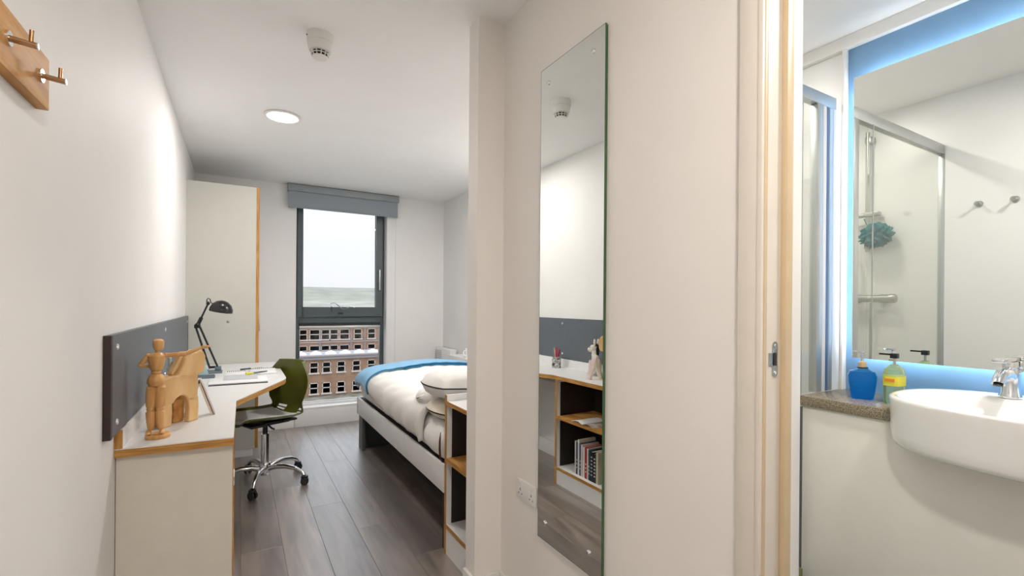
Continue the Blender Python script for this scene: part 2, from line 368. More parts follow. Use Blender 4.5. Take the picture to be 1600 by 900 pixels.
bl = thing('roller_blind', 'grey roller blind rolled up at the head of the window', 'blind', (.97, YF, 2.2))
bx('cassette', (.415, YF - .075, 2.365), (1.525, YF, H - .006), mat('blind_cassette_grey', (.30, .335, .345), .5), bl, .004)
bx('top_gap', (.415, YF - .06, H - .006), (1.525, YF, H), M_black, bl)
bx('blind_fabric', (.42, YF - .065, 2.215), (1.512, YF - .061, 2.362), M_blind, bl)
B().box((.42, YF - .071, 2.198), (1.512, YF - .056, 2.218), .004).build('bottom_bar', M_blind, bl, smooth=True)
B().cyl((.425, YF - .035, 2.33), (1.51, YF - .035, 2.33), .024).build('fabric_roll', M_blind, bl, smooth=True)

# ------------------------------------------------------------------ view outside
struct(bx('ground', (-250, YF + 30, -10.2), (350, 60.5, -9.75), M_ground))
def facade_window(par, x, y, z, w_, h_, m=M_wwhite):
    f = B().box((x - w_/2, y - .05, z), (x - w_/2 + .08, y + .1, z + h_)).box((x + w_/2 - .08, y - .05, z), (x + w_/2, y + .1, z + h_))
    f.box((x - w_/2, y - .05, z + h_ - .08), (x + w_/2, y + .1, z + h_)).box((x - w_/2, y - .05, z + h_*.5 - .05), (x + w_/2, y + .1, z + h_*.5 + .05)).box((x - w_/2 - .12, y - .18, z - .16), (x + w_/2 + .12, y + .1, z))
    f = f.build('window', m, par); bx('pane', (x - w_/2 + .1, y - .0, z + .02), (x + w_/2 - .1, y + .06, z + h_ - .1), M_wglass, f)
b1 = thing('sandstone_tenement', 'far red sandstone block with two rows of white sash windows in view', 'building', (14, 86, -14))
bx('facade', (-12, 80, -14), (46, 92, -2.35), M_brick1, b1)
bx('cornice', (-12.3, 79.7, -2.5), (46.3, 80.2, -2.15), M_stone, b1)
bx('string_course', (-12, 79.85, -4.95), (46, 80.05, -4.8), M_stone, b1)
bx('roof', (-12, 80.2, -2.35), (46, 92, -1.75), mat('pinkish_roof_edge', (.50, .44, .44), .9), b1)
xs_far = [8.7, 10.4, 12.0, 13.3, 14.9, 17.0, 19.2]
for i, x in enumerate([-9.6, -7.2, -4.8, -2.4, 0, 2.4, 4.6, 6.6] + xs_far + [21.6, 24, 26.4, 28.8, 31.2, 34, 37, 40, 43]):
    for z in (-4.45, -7.0):
        facade_window(b1, x, 80, z, 1.25 if i % 3 else 1.5, 1.6)
for x in (11.2, 15.9, 18.1, 6.0, 22.9): bx('downpipe', (x - .06, 79.85, -14), (x + .06, 79.98, -2.3), M_slate, b1)
b2 = thing('flat_roofed_annexe', 'nearer lower sandstone wing with flat grey roof and white rooflights', 'building', (14, 62, -10))
bx('facade', (-14, 60, -10), (50, 66, -5.35), M_brick2, b2)
bx('parapet', (-14.2, 59.75, -5.4), (50.2, 60.3, -4.95), M_slate, b2); bx('gutter', (-14.2, 59.6, -5.02), (50.2, 60.0, -4.85), M_stone, b2)
bx('roof', (-14, 60.3, -5.35), (50, 66, -5.0), M_slate, b2)
for x in [-4.5, -2, .5, 3.0, 5.8, 7.75, 9.15, 10.8, 12.6, 14.4, 16.4, 18.5, 21, 24]:
    facade_window(b2, x, 60, -6.95, .95, 1.25); facade_window(b2, x, 60, -9.4, .95, 1.25)
for i in range(12):
    x = -1 + i * 1.72
    B().lathe([(.72, 0), (.66, .16), (.42, .33), (.18, .42), (0, .45)], (x + .6, 62.0, -5.0), 16).build('rooflight', M_dome, b2, smooth=True)
# hazy hills: a ridge mesh with real depth
def ridge(name, y0, y1, hb, ht, seed, m, label):
    rnd = random.Random(seed); ph = [rnd.uniform(0, 6.28) for _ in range(6)]
    def fn(u, v):
        x = -2600 + 5600*u; y = y0 + (y1 - y0)*v
        s = sum(math.sin(x*.0016*(k_ + 1) + ph[k_])/(k_ + 1.5) for k_ in range(6))*.1 + 1
        return (x, y, hb + (ht*s - hb)*math.sin(math.pi*min(1, v)*.5)**1.2)
    return tag(B().grid(fn, 90, 14).build(name, m, smooth=True), label, 'hill')
ridge('hillside', 1500, 2600, -50, 84, 3, M_hill, 'misty green hillside on the horizon beyond the rooftops')
tw = ridge('hill_slope', 700, 1500, -26, 10, 9, M_town, 'pale hazy built-up slope below the misty hillside')
struct(bx('ground_far', (-600, 92.5, -14.5), (900, 740, -14), M_ground))

# ------------------------------------------------------------------ ceiling fittings and lights
def downlight(name, x, y, z, r, power, label, size=None, col=(1, .95, .92), es=None):
    t = thing(name, label, 'ceiling light', (x, y, z - .012))
    B().lathe([(r, 0), (r + .012, -.003), (r + .012, -.008), (r, -.012), (r - .004, -.008)], (x, y, z), 40).build('rim', M_trim, t, smooth=True)
    B().lathe([(0, -.010), (r - .006, -.009), (r - .004, -.003)], (x, y, z), 40).build('diffuser', M_disc, t, smooth=True)
    l = bpy.data.lights.new('lamp_light', 'AREA'); l.shape = 'DISK'; l.size = 2 * r; l.energy = power; l.color = col
    lo = bpy.data.objects.new('lamp_light', l); C.objects.link(lo); lo.parent = t; lo.location = (0, 0, -.004); return t
DL = 'round ceiling light '
downlight('ceiling_light', .235, 3.345, H, .095, 10.5, 'round flat ceiling light glowing white beyond the smoke detector')
downlight('ceiling_light', 1.86, 3.10, H, .095, 21, 'added round ceiling light, out of view near the right wall above the bed')  # extra unseen lamp, added to even out and brighten the bedroom
downlight('added_corridor_light', .30, -.15, H, .095, 19, 'added round ceiling light, out of view over the entrance corridor', col=(1, .92, .85))  # unseen lamp added to raise the corridor brightness
downlight('added_bathroom_light', 1.62, .15, HB, .06, 12, 'added small round ceiling light, out of view over the bathroom floor', col=(1, .95, .90))  # added lamp outside the view, lifts the bathroom brightness
downlight('added_shower_light', 1.68, 1.42, HB, .04, 5, 'added small round ceiling light above the shower', col=(1, .95, .88))  # added lamp for more light in the shower

sd = thing('smoke_detector', 'white round smoke detector with vented nose on the ceiling', 'smoke detector', (.305, 2.25, H - .105))
c = (.305, 2.25, H)
B().lathe([(.056, 0), (.056, -.006), (.055, -.036), (.052, -.037)], c, 40).build('base', M_trim, sd, smooth=True)
B().lathe([(.0, -.037), (.0535, -.037), (.0535, -.041), (.046, -.075), (.041, -.077), (.0, -.077)], c, 40).build('body', M_trim, sd, smooth=True)
B().lathe([(.0, -.077), (.033, -.077), (.031, -.098), (0, -.098)], c, 32).build('dark_core', M_black, sd, smooth=True)
B().lathe([(0, -.097), (.033, -.097), (.030, -.103), (0, -.106)], c, 32).build('nose', M_trim, sd, smooth=True)
B().lathe([(.0385, -.086), (.0395, -.088), (.0385, -.090), (.034, -.088), (.0385, -.086)], c, 32).build('vent_ring', M_trim, sd, smooth=True)
for i in range(12):
    t = i*math.pi/6; p = Vector((math.cos(t), math.sin(t), 0))
    B().cyl(Vector(c) + p*.040 + Vector((0, 0, -.075)), Vector(c) + p*.031 + Vector((0, 0, -.100)), .0022, n=6).build('vent_rib', M_trim, sd)
B().cyl((.305 - .054, 2.235, H - .02), (.305 - .058, 2.234, H - .02), .003, n=8).build('indicator', M_grey, sd)

# ------------------------------------------------------------------ coat rack
rk = thing('coat_rack', 'wooden wall board with projecting metal coat pegs, top left', 'coat rack', (XL, 1.14, 1.64))
bx('board', (XL, .95, 1.635), (XL + .02, 1.301, 1.737), M_rack, rk, .0015)
for y in (1.10, 1.25):
    hk = B().cyl((XL + .019, y, 1.686), (XL + .024, y, 1.686), .0125, n=24).build('rosette', M_chrome, rk, smooth=True)
    B().cyl((XL + .022, y, 1.686), (XL + .056, y + .002, 1.683), .0052).cyl((XL + .048, y + .002, 1.683), (XL + .049, y + .002, 1.708), .0032).build('peg', M_brass, rk, smooth=True)
    B().cyl((XL + .056, y + .002, 1.683), (XL + .0575, y + .002, 1.683), .0054).build('peg_tip', M_steel, rk, smooth=True)

# ------------------------------------------------------------------ notice board
nb = thing('notice_board', 'long dark grey notice board on the left wall above the desk', 'notice board', (XL, 3.1, .822))
bx('panel', (XL, 1.882, .826), (XL + .0185, 4.40, 1.146), M_board, nb)
bx('edging', (XL, 1.860, .826), (XL + .020, 1.882, 1.146), M_bedge, nb)
bx('edging', (XL, 4.40, .826), (XL + .020, 4.413, 1.146), M_bedge, nb)
for y, z in ((1.95, 1.105), (1.95, .865), (3.1, 1.105), (3.1, .865), (4.33, 1.105), (4.33, .865)):
    B().lathe([(.011, 0), (.010, .003), (.006, .005), (0, .0055)], (XL + .0185, y, z), 16, (1, 0, 0)).build('screw_cap', M_chrome, nb, smooth=True)

# ------------------------------------------------------------------ desk
DT = .76; DE = 4.41
dk = thing('desk', 'long white desk top with ply edging along the left wall', 'desk', (-.1, 3.2, .72))
YD0, YK = 2.02, 2.745
top = [(XL, YD0), (-.012, YD0 - .018), (-.006, YK), (.262, 3.37), (.275, 3.45), (.275, DE), (XL, DE)]
B().prism(top, (0, 0, DT - .004), (1, 0, 0), (0, 1, 0), (0, 0, 1), .004).build('desktop_surface', M_white, dk)
B().prism([(p[0]*1.0 + (-.0 if i else 0), p[1]) for i, p in enumerate(top)], (0, 0, DT - .030), (1, 0, 0), (0, 1, 0), (0, 0, 1), .026).build('desktop_edge', M_ply, dk)
bx('upstand', (XL, YD0, DT), (XL + .022, DE, DT + .062), M_white, dk)
bx('upstand_edge', (XL, YD0 - .003, DT), (XL + .023, YD0, DT + .062), M_plyv, dk)
bx('cable_rail', (XL, YK + .02, .54), (XL + .03, DE, .62), M_white, dk)

def bookcase(name, label, x0, x1, y0, y1, h, face, shelves, tall=None, loc=None, cream_end=None):
    """open bookcase, front on the x1 side if face>0 else on x0 side"""
    t = thing(name, label, 'bookcase', ((x0+x1)/2, (y0+y1)/2, 0)); T = .02
    fxe = x1 if face > 0 else x0; bk = x0 if face > 0 else x1; s = face
    for y, hh in ((y0, h), (y1 - T, tall or h)):
        a = bx('side_panel', (bk, y, 0), (fxe - s*.003, y + T, hh), cream_end if (cream_end and y == y0) else M_white, t)
        bx('ply_edging', (fxe - s*.003, y - .0, 0.0 if face < 0 else .0), (fxe, y + T, hh), M_plyv, a)
    bx('back_panel', (bk, y0 + T, 0), (bk + s*.006, y1 - T, h - .02), M_dark, t)  # dark colour stands in for the shade inside the open bookcase
    for y in (y0 + T, y1 - T - .002): bx('shade_lining', (bk + s*.006, y, .1), (fxe - s*.03, y + .002, h - .02), M_dark, t)  # dark liners carry the shade of the inner sides as colour
    for z in shelves:
        a = bx('shelf', (bk + s*.006, y0 + T, z), (fxe - s*.003, y1 - T, z + .02), M_white if z < .15 else M_rack, t)
        bx('ply_edging', (fxe - s*.003, y0 + T, z), (fxe, y1 - T, z + .02), M_ply, a)
    bx('plinth', (fxe - s*.02, y0 + T, 0), (fxe - s*.004, y1 - T, shelves[0]), M_white, t)
    return t
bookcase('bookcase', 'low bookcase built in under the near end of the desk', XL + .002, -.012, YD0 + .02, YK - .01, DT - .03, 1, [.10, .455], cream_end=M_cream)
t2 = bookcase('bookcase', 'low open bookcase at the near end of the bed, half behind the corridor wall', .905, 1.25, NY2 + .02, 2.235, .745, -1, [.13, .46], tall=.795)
a = bx('top_panel', (.908, NY2 + .02, .745), (1.25, 2.214, .765), M_white, t2)
bx('ply_edging', (.905, NY2 + .02, .745), (.908, 2.214, .765), M_ply, a)

# books in the desk bookcase (seen in the wall mirror)
cols = [(.75, .73, .68), (.06, .08, .16), (.72, .70, .66), (.10, .12, .22), (.74, .66, .62), (.78, .72, .68), (.50, .02, .03), (.80, .78, .74), (.04, .12, .16), (.02, .02, .025), (.025, .022, .022), (.62, .58, .42)]
names = ['off-white paperback at the far end of the bookcase row', 'navy-blue slim book, second from the far end of the row', 'ivory book between the navy and dark blue ones', 'dark blue spine beside the pale pink books', 'pale pink paperback beside the dark blue spine', 'wider pinkish-white book just before the red one',
         'red book in the middle of the row', 'white book directly beside the red one', 'dark teal thin book beside the thick black ones', 'thick black book with pale squiggled spine', 'second thick black book, nearer the camera', 'cream book closing the near end of the row']
y = 2.55
for i in range(12):
    th = [.014, .016, .018, .014, .018, .022, .02, .014, .014, .032, .026, .022][i]; hh = [.22, .21, .235, .215, .21, .20, .205, .2, .195, .19, .185, .20][i]; dp = .14
    y -= th + .001
    t = thing('book', names[i], 'book', (-.12, y + th/2, .12), 'books standing in the desk bookcase')
    m = mat('book_cover_%d' % i, cols[i], .5)
    bx('cover', (-.045 - dp, y, .12), (-.045 - dp + .001, y + th, .12 + hh), m, t)
    B().box((-.045 - dp, y, .12), (-.045, y + .0015, .12 + hh)).box((-.045 - dp, y + th - .0015, .12), (-.045, y + th, .12 + hh)).box((-.0465, y, .12), (-.045, y + th, .12 + hh)).build('cover', m, t)
    bx('pages', (-.045 - dp + .003, y + .0015, .123), (-.0465, y + th - .0015, .12 + hh - .004), M_linen2, t)
    if i in (1, 3, 6, 8, 9, 10):
        for k in range(3 if i < 9 else 6): bx('spine_print', (-.045, y + th*.25, .12 + hh*(.2 + .12*k)), (-.0446, y + th*.75, .12 + hh*(.2 + .12*k) + .008), M_paper if i != 9 else M_pgrey, t)
t = thing('magazine', 'open magazine on the upper shelf of the desk bookcase', 'magazine', (-.12, 2.43, .475))
def page(sgn):
    return B().grid(lambda u, v: (-.20 + .19*v, 2.43 + sgn*.115*u, .4765 + .012*math.sin(math.pi*min(1, u*1.1))), 8, 2)
page(1).build('page', M_paper, t, solid=.002); page(-1).build('page', mat('printed_page', (.15, .12, .10), .4, col2=(.6, .5, .45), scale=25), t, solid=.002)
tag(bx('notepad', (-.21, 2.16, .4755), (-.06, 2.26, .486), M_linen2, None, .001), 'small cream pad beside the open magazine on the upper shelf', 'notepad')

# ------------------------------------------------------------------ wardrobe
WX = .145
wd = thing('wardrobe', 'tall off-white wardrobe with ply edge between the desk and the window', 'wardrobe', (-.1, 4.8, 0))
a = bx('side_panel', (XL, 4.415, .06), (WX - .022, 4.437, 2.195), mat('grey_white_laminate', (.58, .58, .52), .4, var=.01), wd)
bx('ply_edging', (WX - .022, 4.413, .06), (WX - .0, 4.437, 2.195), M_plyv, a)
bx('side_panel', (XL, YF - .036, .06), (WX - .022, YF - .016, 2.195), M_white, wd)
bx('top_panel', (XL, 4.437, 2.175), (WX - .022, YF - .036, 2.195), M_white, wd); bx('back_panel', (XL, 4.437, .06), (XL + .008, YF - .036, 2.175), M_white, wd)
for y in (4.44, 4.815):
    d = bx('door', (WX - .02, y, .08), (WX - .002, y + .362, 2.17), M_white, wd, .001)
    bx('handle', (WX - .002, y + (.32 if y < 4.6 else .025), 1.0), (WX + .02, y + (.337 if y < 4.6 else .042), 1.16), M_steel, d, .004)
bx('plinth', (XL, 4.42, 0), (WX - .035, YF - .02, .06), M_white, wd)
for y, z in ((4.4155, 1.045), (4.4155, .985)):
    pass
t = thing('wall_switch', 'small round white fixing on the wardrobe side below the lamp shade', 'switch', (-.035, 4.413, 1.02))
B().lathe([(.012, 0), (.011, .004), (.004, .006), (0, .006)], (-.07, 4.415, 1.10), 16, (0, -1, 0)).build('cap', M_steel, t, smooth=True)

# ------------------------------------------------------------------ wall mirror
mr_ = thing('wall_mirror', 'tall frameless mirror with chrome fixings on the corridor wall', 'mirror', (W, 1.232, .43))
my0, my1, mz0, mz1 = 1.109, 1.464, .40, 2.112
bx('glass', (W - .012, my0 + .0015, mz0 + .0015), (W - .006, my1 - .0015, mz1 - .0015), M_mirror, mr_)
B().box((W - .012, my0, mz0), (W - .006, my0 + .0015, mz1)).box((W - .012, my1 - .0015, mz0), (W - .006, my1, mz1)).box((W - .012, my0, mz1 - .0015), (W - .006, my1, mz1)).box((W - .012, my0, mz0), (W - .006, my1, mz0 + .0015)).box((W - .006, my0 + .002, mz0 + .002), (W - .001, my1 - .002, mz1 - .002)).build('glass_edge', M_gedge, mr_)
for y, z in ((my0 + .058, mz1 - .06), (my1 - .048, mz1 - .06), (my0 + .062, mz0 + .07), (my1 - .048, mz0 + .065)):
    B().lathe([(.0085, 0), (.0085, .003), (.006, .0055), (0, .006)], (W - .012, y, z), 20, (-1, 0, 0)).build('screw_cap', M_chrome, mr_, smooth=True)

# socket plate
sk = thing('wall_socket', 'white double power socket on the corridor wall beside the mirror foot', 'socket', (W, 1.552, .49))
bx('face_plate', (W - .009, 1.485, .488), (W, 1.625, .566), M_trim, sk, .003)
for yy in (1.515, 1.595):
    bx('rocker_switch', (W - .012, yy - .009, .543), (W - .008, yy + .001, .558), M_white, sk, .001)
    bx('pin_hole', (W - .0095, yy - .002, .521), (W - .0088, yy + .002, .531), M_black, sk)
    for d in (-.011, .011): bx('pin_hole', (W - .0095, yy + d - .003, .508), (W - .0088, yy + d + .003, .512), M_black, sk)

# ------------------------------------------------------------------ swivel chair
ch = thing('swivel_chair', 'olive green shell swivel chair with chrome star base at the desk', 'chair')
# local frame: chair faces +X, origin on the floor under the column
prof = [(.225, .438), (.205, .462), (.12, .462), (0, .455), (-.10, .452), (-.165, .462), (-.205, .50), (-.222, .56), (-.232, .64), (-.245, .74), (-.262, .835)]
wid = [.165, .195, .215, .222, .222, .215, .205, .215, .255, .255, .150]
def crv(t, arr):
    f = t*(len(arr) - 1); i = min(int(f), len(arr) - 2); f -= i
    p0, p1, p2, p3 = [arr[max(0, min(len(arr) - 1, i + q))] for q in (-1, 0, 1, 2)]
    g = lambda a, b, c_, d: .5*((2*b) + (-a + c_)*f + (2*a - 5*b + 4*c_ - d)*f*f + (-a + 3*b - 3*c_ + d)*f**3)
    return tuple(g(*z) for z in zip(p0, p1, p2, p3)) if isinstance(p0, tuple) else g(p0, p1, p2, p3)
def shell(u, v):
    x, z = crv(v, prof); w_ = crv(v, wid); s = u*2 - 1; k_ = min(1, max(0, (v - .45)/.25))
    up = .040*abs(s)**3*(1 - k_) ; fwd = .085*abs(s)**2.2*k_
    return (x + fwd, s*w_, z + up)
NU, NV = 40, 60
def slots(i, j):
    v = j/NV
    if not (.43 < v < .585): return False
    s = abs(i/NU*2 - 1)
    return .38 < s < .80 and (j % 3 != 0)
B().grid(shell, NU, NV, slots).build('shell', M_olive, ch, smooth='all', solid=.007)
def pad(u, v):
    x, z = crv(.06 + v*.40, prof); w_ = crv(.06 + v*.40, wid); s = u*2 - 1
    e_ = max(0, 1 - max(abs(s), abs(v*2 - 1))**6)
    return (x, s*w_*.80, z + .006 + .022*e_**.5 + .03*abs(s)**3*.5)
B().grid(pad, 20, 20).build('seat_pad', M_pad, ch, smooth='all', solid=.004)
B().box((-.13, -.09, .415), (.12, .09, .438), .008).box((.05, -.14, .425), (.16, .14, .44), .006).box((-.16, -.13, .43), (-.06, .13, .445), .005).build('mechanism', M_black, ch, smooth=True)
B().tube([(.02, .08, .42), (.04, .17, .415), (.05, .215, .42)], .006, 8).build('lever', M_black, ch, smooth=True)
B().cyl((0, 0, .34), (0, 0, .42), .0165).build('piston', M_black, ch, smooth=True)
B().cyl((0, 0, .14), (0, 0, .345), .026).build('column', M_chrome, ch, smooth=True)
B().lathe([(.028, .06), (.036, .075), (.038, .13), (.030, .145), (.026, .146)], (0, 0, 0), 28).build('hub', M_chrome, ch, smooth=True)
CH_ROT = 204; 
for i in range(5):
    a_ = R(-106.5 + 72*i - CH_ROT); d = Vector((math.cos(a_), math.sin(a_), 0)); n_ = Vector((-d.y, d.x, 0))
    pts = [d*.03 + Vector((0, 0, .105)), d*.08 + Vector((0, 0, .118)), d*.15 + Vector((0, 0, .122)), d*.22 + Vector((0, 0, .110)), d*.265 + Vector((0, 0, .088)), d*.284 + Vector((0, 0, .066))]
    B().tube(pts, [.019, .018, .016, .0145, .0135, .013], 12).build('arm', M_chrome, ch, smooth=True)
    cc = d*.287; ca = R(37*i + 20); ax = Vector((math.cos(ca), math.sin(ca), 0))
    cs = B().lathe([(.018, -.006), (.024, .0), (.022, .012), (0, .016)], cc + Vector((0, 0, .050)), 16).cyl(cc + Vector((0, 0, .05)), cc + Vector((0, 0, .075)), .006).box(cc + Vector((-.006, -.006, .02)), cc + Vector((.006, .006, .05))).build('caster', M_black, ch, smooth=True)
    for sgn in (-1, 1):
        p = cc + Vector((0, 0, .0265)) + ax*sgn*.014
        B().lathe([(.0, -.007), (.022, -.007), (.026, -.003), (.026, .003), (.022, .007), (0, .007)], p, 20, ax).build('wheel', M_black, cs, smooth=True)
ch.location = (.166, 3.70, 0); ch.rotation_euler = (0, 0, R(CH_ROT))

# ------------------------------------------------------------------ bed
BX, BXR, BY0, BY1 = .905, 1.79, 2.245, 4.262
bd = thing('bed', 'single bed with white side board and dark end panels', 'bed', (1.35, 3.25, 0))
bx('side_board', (BX, BY0, .295), (BX + .018, BY1, .432), M_white, bd, .001)
bx('side_board', (BXR - .018, BY0, .295), (BXR, BY1, .432), M_white, bd)
bx('end_board', (BX, BY1 - .018, .295), (BXR, BY1, .432), M_white, bd)
bx('slat_base', (BX + .018, BY0, .40), (BXR - .018, BY1 - .018, .425), M_dark, bd)
M_dp = mat('charcoal_panel', (.09, .10, .105), .5)
bx('leg_panel', (BX + .012, BY1 - .15, 0), (BX + .035, BY1 - .02, .295), M_dp, bd)
bx('leg_panel', (BX + .035, BY1 - .045, 0), (BXR - .02, BY1 - .02, .295), M_dp, bd)
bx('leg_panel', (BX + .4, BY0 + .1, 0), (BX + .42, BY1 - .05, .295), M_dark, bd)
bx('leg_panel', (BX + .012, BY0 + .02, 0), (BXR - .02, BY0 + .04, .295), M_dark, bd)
bx('floor_rail', (BX + .04, BY1 - .16, .0), (BX + .40, BY1 - .145, .02), M_steel, bd)
B().box((BX + .02, BY0 + .005, .432), (BXR - .02, BY1 - .02, .62), .05).build('mattress', M_linen, bd, smooth=True)

def nz(x, y, s=1.0):
    return (math.sin(x*11*s + 1.3*math.sin(y*7*s)) * .5 + math.sin(y*13*s + 2*math.sin(x*5*s)) * .5 + .5*math.sin((x*1.7 + y)*23*s))*.5
def hem(y):
    P = [(2.50, .475), (2.7, .495), (3.25, .50), (3.56, .515), (3.80, .555), (3.98, .60), (4.15, .63)]
    for (a0, b0), (a1, b1) in zip(P, P[1:]):
        if y <= a1: return b0 + (b1 - b0)*max(0, (y - a0)/(a1 - a0))
    return P[-1][1]
def cover(y, t, lift=0, zt=.695):
    """cross-section of bedding: t 0 right .. 1 hem on the near-left side"""
    hz = hem(y); top_w = BXR + .015 - (BX + .04); side = zt - hz; r = .09; L1 = top_w - r; L2 = math.pi*r/2; L3 = max(.02, side - r)
    d = t*(L1 + L2 + L3)
    if d < L1:
        x = BXR + .015 - d; z = zt + .03*math.sin(math.pi*d/L1)
        n_ = (0, 1)
    elif d < L1 + L2:
        a_ = (d - L1)/r; x = BX + .04 + r - r*math.sin(a_) ; x = BXR + .015 - L1 - r*math.sin(a_); z = zt - r + r*math.cos(a_); n_ = (-math.sin(a_), math.cos(a_))
    else:
        x = BX + .04; z = zt - r - (d - L1 - L2); n_ = (-1, 0)
    f_ = max(0, (d - L1)/(L2 + L3))
    x -= .055*math.sin(math.pi*min(1, f_)*.75)  # billow past the board
    k_ = lift + (.010 if lift == 0 else .004)*nz(x*1.5, y*1.2 + z) + (.006 if lift == 0 else .002)*math.sin(y*26 + z*9)*min(1, f_*1.5)
    return Vector((x + n_[0]*k_, y, z + n_[1]*k_))
DUY0, DUY1 = 2.56, 4.20
def duv(u, v):
    y = DUY0 + (DUY1 - DUY0)*v
    p = cover(y, u, 0)
    if v > .9: # rounded far end
        a_ = (v - .9)/.1; p.z = p.z - .12*(a_**2)*(1 - u*.6); p.y -= .02*a_
    return p
B().grid(duv, 60, 70).build('duvet', M_linen, None, smooth='all', solid=.035)
dv = bpy.data.objects['duvet']; dv.modifiers['solid'].use_rim = True; dv['label'] = 'white cotton duvet draped over the side of the bed'; dv['category'] = 'duvet'
# blue throw
def thr(u, v):
    y = 3.73 + .44*v; p = cover(y, .04 + u*.955, .030)
    if y > 4.036: a_ = (y - 4.036)/.164; p.z -= .12*(a_**2)*(1 - u*.6); p.y -= .02*a_
    return p
to = thing('bed_throw', 'sky-blue throw with darker trim across the window end of the bed', 'throw', (1.3, 4.0, .6))
B().grid(thr, 60, 22).build('cloth', M_blue, to, smooth='all', solid=.012)
B().tube([thr(i/60, 0) + Vector((0, 0, .004)) for i in range(61)], [.004 + .008*(1 - i/60) for i in range(61)], 8).build('piping', M_dblue, to, smooth=True)
B().grid(lambda u, v: cover(3.73 - .05*(1 - u*.55)*v, .045 + u*.62, .026 - .004*v), 40, 3).build('trim', M_dblue, to, smooth='all', solid=.005)
# turned-back duvet fold
def fold(u, v):
    a_ = 2*math.pi*v; yc = 2.68 + .03*math.sin(u*6); s = u*2 - 1
    rx = .165 + .015*math.sin(u*9); rz = .062 + .012*math.sin(u*14 + 1)
    taper = max(0.001, 1 - abs(s)**6)**.6
    x = BX - .0 + .87*(1 - u)
    return Vector((x, yc + rx*math.cos(a_)*taper + .008*nz(x*2, a_*.3), .728 + rz*math.sin(a_)*taper + .010*nz(x*3, a_*.5, 1.5) - .03*u**3))
# pillow
def pillow(name, label, cx, cy, cz, lx, ly, lz, m, rot=(0, 0, 0), piping=True):
    t = thing(name, label, 'pillow', (cx, cy, cz - lz/2)); q = Matrix.Rotation(rot[2], 3, 'Z') @ Matrix.Rotation(rot[1], 3, 'Y') @ Matrix.Rotation(rot[0], 3, 'X')
    def f(u, v, s):
        a_, b_ = u*2 - 1, v*2 - 1; e_ = max(0, (1 - a_**4)*(1 - b_**4))**.5
        k1 = 1 - .05*(1 - abs(b_)**2)*0 ; x = lx/2*(.55*a_ + .45*a_*math.sqrt(1 - b_*b_/2)); y = ly/2*(.55*b_ + .45*b_*math.sqrt(1 - a_*a_/2))
        return Vector((cx, cy, cz)) + q @ Vector((x, y, s*(lz/2*e_ + .004) + .006*nz(x*3, y*3 + s, 1.3)*e_))
    b = B(); b.grid(lambda u, v: f(u, v, 1), 28, 20); b.grid(lambda u, v: f(u, v, -1), 28, 20); b.build('case', m, t, smooth='all')
    if piping:
        P = []
        for k_ in range(80):
            s_ = k_/20; g = s_ % 1; uv = [(g, 0), (1, g), (1 - g, 1), (0, 1 - g)][int(s_)]; P.append(f(uv[0], uv[1], 0))
        B().tube(P, .0034, 6, closed=True).build('piping', M_pipe, t, smooth=True)
    return t
pillow('pillow', 'plump white pillow with dark piping, topmost at the near end of the bed', 1.20, 2.44, .800, .66, .37, .155, M_linen, (0, R(3), 0))
pillow('pillow', 'cream pillow under the piped one, hanging over the mattress edge', 1.24, 2.44, .680, .68, .37, .10, M_linen2, (0, R(-1), 0), False)
fo = B(); fo.grid(fold, 60, 28); tag(fo.build('folded_sheet', M_linen, None, smooth='all'), 'white turned-back sheet bunched between pillow and duvet', 'sheet')
# bolster-like roll of bedding against the bookcase
def roll(u, v):
    a_ = 2*math.pi*v; y = 2.25 + .32*u; r_ = 1 - .35*abs(u*2 - 1)**5 + .04*math.sin(a_*3 + u*5)
    return Vector((BX + .075 + .085*math.cos(a_)*r_, y, .525 + .092*math.sin(a_)*r_))
b = B(); b.grid(roll, 20, 24); tag(b.build('tucked_sheet', M_linen, None, smooth='all'), 'white fitted sheet bulging over the mattress corner by the bookcase', 'sheet')
o = B(); o.tube([(BX - .012, 2.262, .60), (BX - .018, 2.255, .56), (BX - .020, 2.252, .52), (BX - .015, 2.255, .47), (BX, 2.262, .445)], [.002, .005, .006, .005, .002], 8)  # thin dark brown loop between mattress end and bookcase
tag(o.build('dark_loop', mat('dark_brown_loop', (.09, .03, .02), .8), smooth=True), 'thin dark brown loop at the mattress end beside the bookcase', 'sheet')

# boxed ledge, heater, mug and plant at the far side of the bed
struct(bx('trim_3', (1.83, NY2 + .001, 0), (XR, 4.45, .745), M_white, None, .003))
ht = thing('panel_heater', 'white panel heater with side grille on the right wall by the window', 'heater', (2.02, 4.98, .3))
bx('casing', (1.985, 4.78, .30), (XR - .012, 5.19, .755), M_white, ht, .006)
for k in range(7): bx('grille_slat', (1.99, 5.02 + 0*k, .60 + k*.02), (1.980, 5.18, .608 + k*.02), M_pgrey, ht)
bx('wall_bracket', (XR - .012, 4.85, .45), (XR, 5.1, .6), M_grey, ht)
mg = thing('mug', 'small white mug on the ledge beside the bed', 'mug', (1.90, 4.12, .745))
B().lathe([(0, 0), (.03, 0), (.033, .003), (.036, .085), (.033, .085), (.03, .006), (0, .006)], (1.90, 4.12, .745), 24).build('cup', M_china, mg, smooth=True)
B().tube([(1.868, 4.11, .815), (1.848, 4.105, .81), (1.843, 4.105, .79), (1.85, 4.105, .77), (1.87, 4.11, .765)], .005, 8).build('handle', M_china, mg, smooth=True)
pt = thing('potted_plant', 'little lime-green plant in a black pot behind the corridor corner', 'plant', (1.91, 3.88, .745))
B().lathe([(0, 0), (.028, 0), (.030, .02), (.048, .13), (.044, .13), (.03, .03), (0, .03)], (1.925, 3.90, .745), 24).build('pot', M_black, pt, smooth=True)
